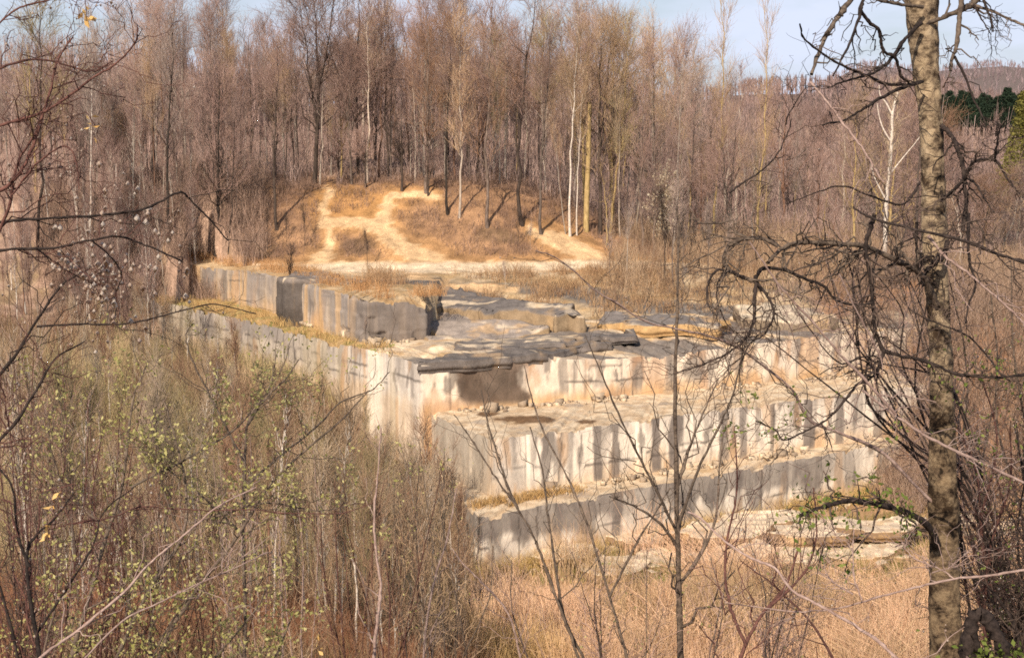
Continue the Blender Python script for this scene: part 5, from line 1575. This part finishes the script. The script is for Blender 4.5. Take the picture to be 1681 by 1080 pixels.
# dark tangle right of the trunk
q = np.random.default_rng(91)
for nm, lab, bx, nst, mat, tm, ytop, dd in [('tangled_shrub', 'dark tangled shrub filling the corner beyond the mottled trunk', (1640, 1740), 10, 'branch_dark', 'twig_dark', (560, 880), (10.8, 12.5)),
                                  ('tangled_shrub', 'red-brown tangled shrub behind the mottled trunk at ledge height', (1610, 1760), 7, 'branch_red', 'branch_red', (560, 800), (11, 13)),
                                  ('tangled_shrub', 'grey-brown twiggy shrub with scattered pale buds beyond the tangle', (1620, 1780), 7, 'branch_lit', 'branch_lit', (420, 700), (13, 16)),
                                  ('tangled_shrub', 'low dark thorny shrub near the foot of the mottled trunk', (1650, 1740), 6, 'branch_dark', 'twig_dark', (860, 1010), (10.8, 12))]:
    st = []
    for k in range(nst):
        x0 = q.uniform(*bx); x1 = x0 + q.uniform(-130, 30)
        y1 = q.uniform(*ytop)
        st.append(([(x0, 1180), (x0 + q.uniform(-15, 15), 1060), (lerp(x0, x1, .4) + q.uniform(-25, 25), lerp(1060, y1, .4)), (lerp(x0, x1, .75) + q.uniform(-25, 25), lerp(1060, y1, .75)), (x1, y1)], q.uniform(4, 9), 2, q.uniform(*dd), q.uniform(*dd)))
    shrub(nm, lab, 'shrub', st, mat, tm, None, [('leaves', 'leaf_bright', .035, .02, 3, .02, False), ('catkins', 'bud_white', .008, .07, 1, .02, True)], 17, (.2, .75), 4, .1)
shrub('bare_shrub', 'thin grey shrub with whitish catkins behind the hanging loops', 'shrub', [
    ([(1650 + k * 12, 1230), (1610 + k * 10 + q.uniform(-15, 15), 950), (1530 + k * 10 + q.uniform(-30, 30), 720), (1400 + k * 22 + q.uniform(-30, 30), 520 + q.uniform(-40, 40)), (1290 + k * 36 + q.uniform(-30, 30), 300 + q.uniform(-50, 70))], 6, 1.5, 14, 13) for k in range(7)], 'branch_lit', 'branch_pink', None,
    [('catkins', 'bud_white', .009, .05, 1, .02, True)], 11, (.3, .9), 3, .2)
shrub('tangled_shrub', 'wide net of fine crooked twigs reaching from behind the mottled trunk across the ledge ends', 'shrub', [
    ([(1640 + k * 9, 1230), (1600 + k * 8 + q.uniform(-20, 20), 980), (1540 + k * 6 + q.uniform(-40, 40), 800), (1440 + k * 10 + q.uniform(-50, 50), 660 + q.uniform(-60, 60)), (1340 + k * 18 + q.uniform(-60, 60), 520 + q.uniform(-90, 110)), (1250 + k * 26 + q.uniform(-50, 50), 470 + q.uniform(-120, 200))], 6, 1.4, 12.5, 11.5) for k in range(12)], 'branch_dark', 'twig_purple', None,
    [('catkins', 'bud_white', .008, .04, 1, .02, True)], 20, (.25, .8), 4, .1)
# near-black arched root at the trunk's foot
rt = thing('arched_root', (0, 0, 0), 'near-black arched root standing beside the foot of the mottled trunk', 'root')
for pts, w0, w1 in [([(1588, 1120), (1590, 1060), (1596, 1020), (1607, 1006), (1620, 1016), (1636, 1040), (1652, 1070), (1664, 1120)], 26, 20), ([(1620, 1085), (1606, 1062), (1598, 1040)], 18, 8)]:
    P = px_path(pts, 9.9, 9.8, 5, .006, 5)
    gg = Geo(); gg.tubes(P[None], (np.linspace(w0, w1, len(P)) / 2 / F * 9.9 * (1 + .2 * q.normal(size=len(P))))[None], 9)
    obj('root_limb', gg.mesh('root_limb', M['branch_dark'], True), rt)
gl = Geo(); b0 = atd(1635, 1075, 9.8); gl.leaves(b0 + q.normal(size=(160, 3)) * [.16, .1, .05], .05)
obj('leaves', gl.mesh('leaves', M['leaf_bright']), rt)

# ------------------------------------------------------------------ foreground left
shrub('arching_shrub', 'red-brown arching shrub entering at the top corner, with few golden withered leaves', 'shrub', [
    ([(-40, 330), (20, 300), (50, 250), (70, 190), (85, 140), (95, 100), (120, 60)], 9, 3, 7, 7.2),
    ([(-30, 215), (20, 200), (70, 185), (110, 160), (150, 130), (190, 105), (222, 70), (225, 40)], 8, 2.5, 7, 6.8),
    ([(-40, 125), (20, 105), (60, 98), (100, 105), (150, 118), (185, 100)], 6, 2.5, 7, 7.2),
    ([(-20, 420), (15, 340), (28, 270), (60, 215), (78, 160)], 8, 3, 7.3, 7.1),
    ([(20, 320), (60, 270), (105, 240), (125, 265), (130, 310)], 5, 2, 7, 6.9),
    ([(-20, 60), (20, 20), (60, 5), (130, -10)], 5, 3, 7, 7)], 'branch_red', 'branch_red', None, [('catkins', 'bud_white', .006, .09, 1, .01, True)], 13, (.12, .45), 3, .1)
shrub('bare_branch', 'dark slim bough bending level over the thicket, at mid height', 'branch', [
    ([(-40, 372), (20, 362), (100, 358), (180, 352), (240, 342), (293, 316), (312, 328), (345, 362), (375, 395)], 7, 3, 8, 8.6)], 'branch_dark', 'branch_dark', None, None, 9, (.15, .5), 2)
shrub('bare_branch', 'dark bough dotted with pinkish white catkins, just below the level bough', 'branch', [
    ([(-40, 418), (20, 409), (90, 407), (140, 396), (192, 388), (225, 398), (262, 412), (300, 430)], 7, 3, 8, 8.4), ([(60, 408), (90, 430), (120, 450), (160, 470)], 4, 2, 8, 8.3), ([(150, 394), (180, 420), (200, 450), (190, 480)], 4, 2, 8, 8.3)],
    'branch_dark', 'branch_red', None, [('catkins', 'bud_white', .014, .32, 1, .02, True)], 14, (.15, .55), 2)
shrub('bare_branch', 'very long slim dark branch rising towards the side wall', 'branch', [
    ([(60, 536), (130, 532), (200, 532), (260, 520), (310, 507), (355, 500), (420, 515)], 5, 2, 9, 9.6), ([(-40, 660), (20, 590), (55, 535), (100, 470), (150, 440)], 8, 3, 9, 9.2)], 'branch_dark', 'branch_dark', None, None, 8, (.15, .55), 2)
LG = [('leaves', 'leaf_green', .030, .30, 6, .026, False)]
LGs = [('leaves', 'leaf_green', .027, .16, 6, .024, False)]
shrub('budding_shrub', 'large shrub with yellow-green young leaves spread over the middle of the thicket', 'shrub', [
    ([(80, 1200), (140, 1000), (175, 880), (200, 800), (210, 720), (220, 650), (240, 600)], 7.9, 2.4, 9, 9.6),
    ([(150, 1200), (200, 1060), (250, 960), (300, 880), (305, 800), (290, 730), (270, 660)], 7.9, 2.4, 9, 9.4),
    ([(220, 1200), (260, 1080), (300, 1000), (390, 880), (440, 800), (500, 740), (560, 690), (605, 640)], 7.3, 2.0, 9, 9.6),
    ([(300, 880), (280, 840), (265, 790), (250, 740)], 4.0, 1.6, 9.2, 9.2), ([(310, 860), (380, 840), (440, 825), (520, 838), (590, 825)], 4.0, 1.6, 9.2, 9.4),
    ([(180, 870), (120, 820), (90, 760), (80, 700), (95, 650)], 4.0, 1.6, 9.2, 9.2), ([(215, 800), (330, 740), (390, 700), (430, 650)], 4.0, 1.6, 9.2, 9.6)], 'branch_lit', 'branch_lit', None, LG, 15, (.2, .65), 3, .2)
shrub('budding_shrub', 'low leafy budding shrub at the bottom, greenest along the frame edge', 'shrub', [
    ([(200, 1250), (230, 1130), (270, 1040), (300, 990)], 5.9, 2.4, 8, 8.3), ([(260, 1250), (320, 1120), (370, 1060), (420, 1000), (440, 960)], 5.9, 2.4, 8, 8.2), ([(240, 1250), (250, 1120), (245, 1050), (255, 985)], 5.3, 2.4, 8, 8.3),
    ([(380, 1250), (410, 1130), (450, 1080), (480, 1010)], 5.3, 2.4, 8, 8.3), ([(60, 1200), (70, 1080), (90, 1000), (95, 930)], 5.3, 2.4, 8, 8.3)], 'branch_lit', 'branch_lit', None, LG, 13, (.15, .5), 3, .2)
shrub('budding_shrub', 'slender budding shrub whose forked tips reach up to the side wall', 'shrub', [
    ([(400, 1200), (402, 1000), (400, 860), (402, 760), (408, 690), (440, 640), (450, 600)], 5.9, 2.4, 10, 10.4),
    ([(402, 760), (370, 700), (340, 640), (315, 590), (305, 550), (318, 530)], 4.0, 2.0, 10.1, 10.4), ([(405, 700), (430, 660), (470, 620), (490, 590)], 5, 2, 10.2, 10.4),
    ([(401, 800), (470, 740), (520, 700), (560, 660), (610, 640), (640, 610)], 4.0, 1.6, 10.1, 10.4), ([(400, 880), (350, 830), (300, 790)], 5, 2, 10.1, 10.2)], 'branch_lit', 'branch_lit', None, LGs, 9, (.15, .5), 2, .2)
shrub('bare_shrub', 'dark stemmed shrub standing at the lower corner, twigs reddish', 'shrub', [
    ([(75, 1250), (65, 1080), (52, 1000), (44, 930), (50, 890), (90, 850), (120, 810)], 13, 3, 6.5, 6.8), ([(48, 930), (30, 880), (20, 800), (-10, 760)], 8, 3, 6.6, 6.7), ([(60, 1040), (100, 980), (150, 900), (170, 840), (220, 800)], 7, 2, 6.6, 6.8),
    ([(20, 1250), (30, 1100), (10, 1000), (-20, 900)], 9, 4, 6.5, 6.6), ([(-60, 780), (20, 700), (60, 640), (90, 590), (140, 560)], 9, 3, 7, 7.3)], 'branch_dark', 'branch_red', None, [('catkins', 'bud_white', .006, .09, 1, .01, True)], 14, (.15, .5), 3, .15)
shrub('bare_branch', 'pale grey fallen branch rising from the bottom corner among dark twigs', 'branch', [
    ([(20, 1130), (70, 1075), (120, 1040), (200, 975), (250, 920), (300, 880), (360, 830), (420, 800)], 8, 3, 6.3, 6.9), ([(120, 1100), (200, 1020), (260, 990), (320, 960), (400, 925), (440, 905)], 5, 2, 6.4, 6.8)], 'branch_pink', 'branch_pink', None, None, 12, (.12, .45), 2)
shrub('bare_branch', 'red twig running level through the budding leaves', 'branch', [
    ([(120, 860), (180, 850), (230, 832), (290, 835), (350, 838), (410, 836), (470, 842), (560, 842), (610, 826)], 4, 1.8, 6.8, 7.2)], 'branch_red', 'branch_red', None, None, 10, (.1, .35), 2)
shrub('sapling_shoot', 'single pinkish bare shoot rising from the bottom edge before the thicket', 'sapling', [
    ([(612, 1200), (614, 1080), (622, 1000), (625, 960), (617, 900), (614, 840), (620, 780), (625, 700)], 7, 2, 9, 9.3)], 'branch_pink', 'branch_pink', None, None, 5, (.1, .4), 1, .3)
shrub('sapling_shoot', 'thin pale shoot slanting at the edge of the reeds', 'sapling', [
    ([(690, 1200), (696, 1060), (712, 960), (735, 880), (750, 800)], 5, 2, 12, 12.4), ([(870, 1200), (850, 1060), (830, 1000), (790, 955), (760, 925), (742, 900)], 4, 2, 12, 12.3)], 'branch_pink', 'branch_pink', None, None, 6, (.2, .6), 2, .3)
# more bare shrubs on the near slope
for k, (lab, cx, ws, yt, D, mat, tm, ns) in enumerate([
    ('red-brown twiggy shrub at the bottom between the budding shrubs', 330, 130, (830, 960), 12, 'branch_red', 'twig_rust', 12),
    ('rusty brown twiggy shrub behind the single pinkish shoot', 600, 120, (760, 930), 16, 'branch_red', 'twig_rust', 13),
    ('dark red twiggy shrub low beside the pale fallen branch', 150, 140, (800, 980), 11, 'branch_red', 'branch_red', 12),
    ('fine tan shrub with upright twigs at the reed edge', 720, 90, (720, 900), 19, 'branch_lit', 'twig_tan', 13),
    ('purple-brown bushy shrub under the long slim dark branch', 110, 110, (520, 700), 14, 'branch_red', 'twig_purple', 12),
    ('pale brown twiggy shrub beneath the side wall, behind the forked tips', 430, 120, (700, 840), 20, 'branch_pink', 'twig_tan', 13),
    ('open twiggy shrub standing before the reeds, right of the central sapling', 1230, 150, (860, 1010), 12, 'branch_lit', 'twig_purple', 8),
    ('twiggy shrub before the reeds, left of the central sapling', 960, 120, (900, 1020), 12.5, 'branch_lit', 'twig_purple', 6),
    ('brown shrub with crossing stems near the dark corner shrub', 30, 80, (620, 860), 10, 'branch_red', 'twig_dark', 10)]):
    st = []
    for j in range(ns):
        x0 = cx + q.uniform(-ws, ws) * .7; x1 = x0 + q.uniform(-80, 80); y1 = q.uniform(*yt)
        st.append(([(x0, 1190), (lerp(x0, x1, .3) + q.uniform(-12, 12), lerp(1190, y1, .35)), (lerp(x0, x1, .7) + q.uniform(-15, 15), lerp(1190, y1, .7)), (x1, y1)], q.uniform(3, 6), 1.4, D * q.uniform(.95, 1.05), D * q.uniform(.95, 1.05)))
    shrub('bare_shrub', lab, 'shrub', st, mat, tm, 'bare shrubs on the near slope', [('leaves', 'leaf_green', .035, .02, 2, .02, False)], 15, (.2, .7), 4, .3)
# golden withered leaves hanging on twigs
for lab, (px, py), D in [('golden withered leaf pair hanging from the arching shrub', (150, 210), 6.9), ('golden leaves at a twig tip above the arching shrub', (140, 18), 7.0), ('golden leaf sprig on the lower corner shrub', (88, 822), 6.6), ('golden leaf tuft at the bottom edge', (524, 1052), 8.2), ('second golden leaf sprig, on the corner shrub\'s lowest twig', (78, 872), 6.6)]:
    o = thing('leaf_sprig', tuple(atd(px, py, D)), lab, 'leaf')
    gl = Geo(); gl.leaves(q.normal(size=(7, 3)) * [.006, .005, .03], .04, aspect=.5)
    obj('leaves', gl.mesh('leaves', M['leaf_gold']), o)
    gs = Geo(); gs.tubes(np.array([[[0, 0, .06], [.005, 0, 0], [0, .003, -.06]]]), np.array([[.002, .002, .0015]]), 4)
    obj('twig', gs.mesh('twig', M['branch_red']), o)

# ------------------------------------------------------------------ sky and sun
az, el = math.atan2(-.36, -.93), math.radians(36)
sv = Vector((math.sin(az) * math.cos(el), math.cos(az) * math.cos(el), math.sin(el)))
L = bpy.data.lights.new('sun', 'SUN')
L.energy = 5.0
L.angle = math.radians(.5)
L.color = (1.0, .85, .68)
lo = bpy.data.objects.new('sun', L)
COL.objects.link(lo)
lo.rotation_euler = sv.to_track_quat('Z', 'Y').to_euler()
w = bpy.data.worlds.new('World')
sc.world = w
w.use_nodes = True
t = w.node_tree
bg = t.nodes['Background']
sky = t.nodes.new('ShaderNodeTexSky')
sky.sky_type = 'NISHITA'
sky.sun_disc = False
sky.sun_elevation = el
sky.sun_rotation = az % (2 * math.pi)
sky.dust_density = 1.6
sky.air_density = 1.0
# thin cloud veil, in sky directions
tc = t.nodes.new('ShaderNodeTexCoord')
mp = t.nodes.new('ShaderNodeMapping')
mp.inputs['Scale'].default_value = (1, 1, 3.2)
t.links.new(tc.outputs['Generated'], mp.inputs['Vector'])
nz = N(t, 'ShaderNodeTexNoise', i_Scale=7.0, i_Detail=7.0, i_Roughness=.55)
t.links.new(mp.outputs[0], nz.inputs['Vector'])
rc = ramp(t, [(.30, (.25, .25, .25)), (.60, (.96, .96, .96))])
t.links.new(nz.outputs['Fac'], rc.inputs[0])
mx = t.nodes.new('ShaderNodeMix'); mx.data_type = 'RGBA'
sz = t.nodes.new('ShaderNodeSeparateXYZ')
t.links.new(tc.outputs['Generated'], sz.inputs[0])
hz = N(t, 'ShaderNodeMapRange')  # veil thinned overhead, out of view, to lower the fill light
hz.inputs['From Min'].default_value = .10
hz.inputs['From Max'].default_value = .38
hz.inputs['To Min'].default_value = 1.0
hz.inputs['To Max'].default_value = .08
t.links.new(sz.outputs['Z'], hz.inputs['Value'])
mm = N(t, 'ShaderNodeMath', operation='MULTIPLY')
t.links.new(rc.outputs[0], mm.inputs[0])
t.links.new(hz.outputs[0], mm.inputs[1])
t.links.new(mm.outputs[0], mx.inputs[0])
t.links.new(sky.outputs[0], mx.inputs[6])
mx.inputs[7].default_value = (7.6, 8.3, 10.2, 1)
t.links.new(mx.outputs[2], bg.inputs['Color'])
bg.inputs['Strength'].default_value = .09
sc.view_settings.view_transform = 'Standard'
sc.view_settings.look = 'None'
sc.view_settings.exposure = 0.18
sc.view_settings.gamma = 1.0
sc.cycles.max_bounces = 4
sc.cycles.diffuse_bounces = 2
sc.cycles.use_denoising = False
sc.cycles.filter_width = 1.7
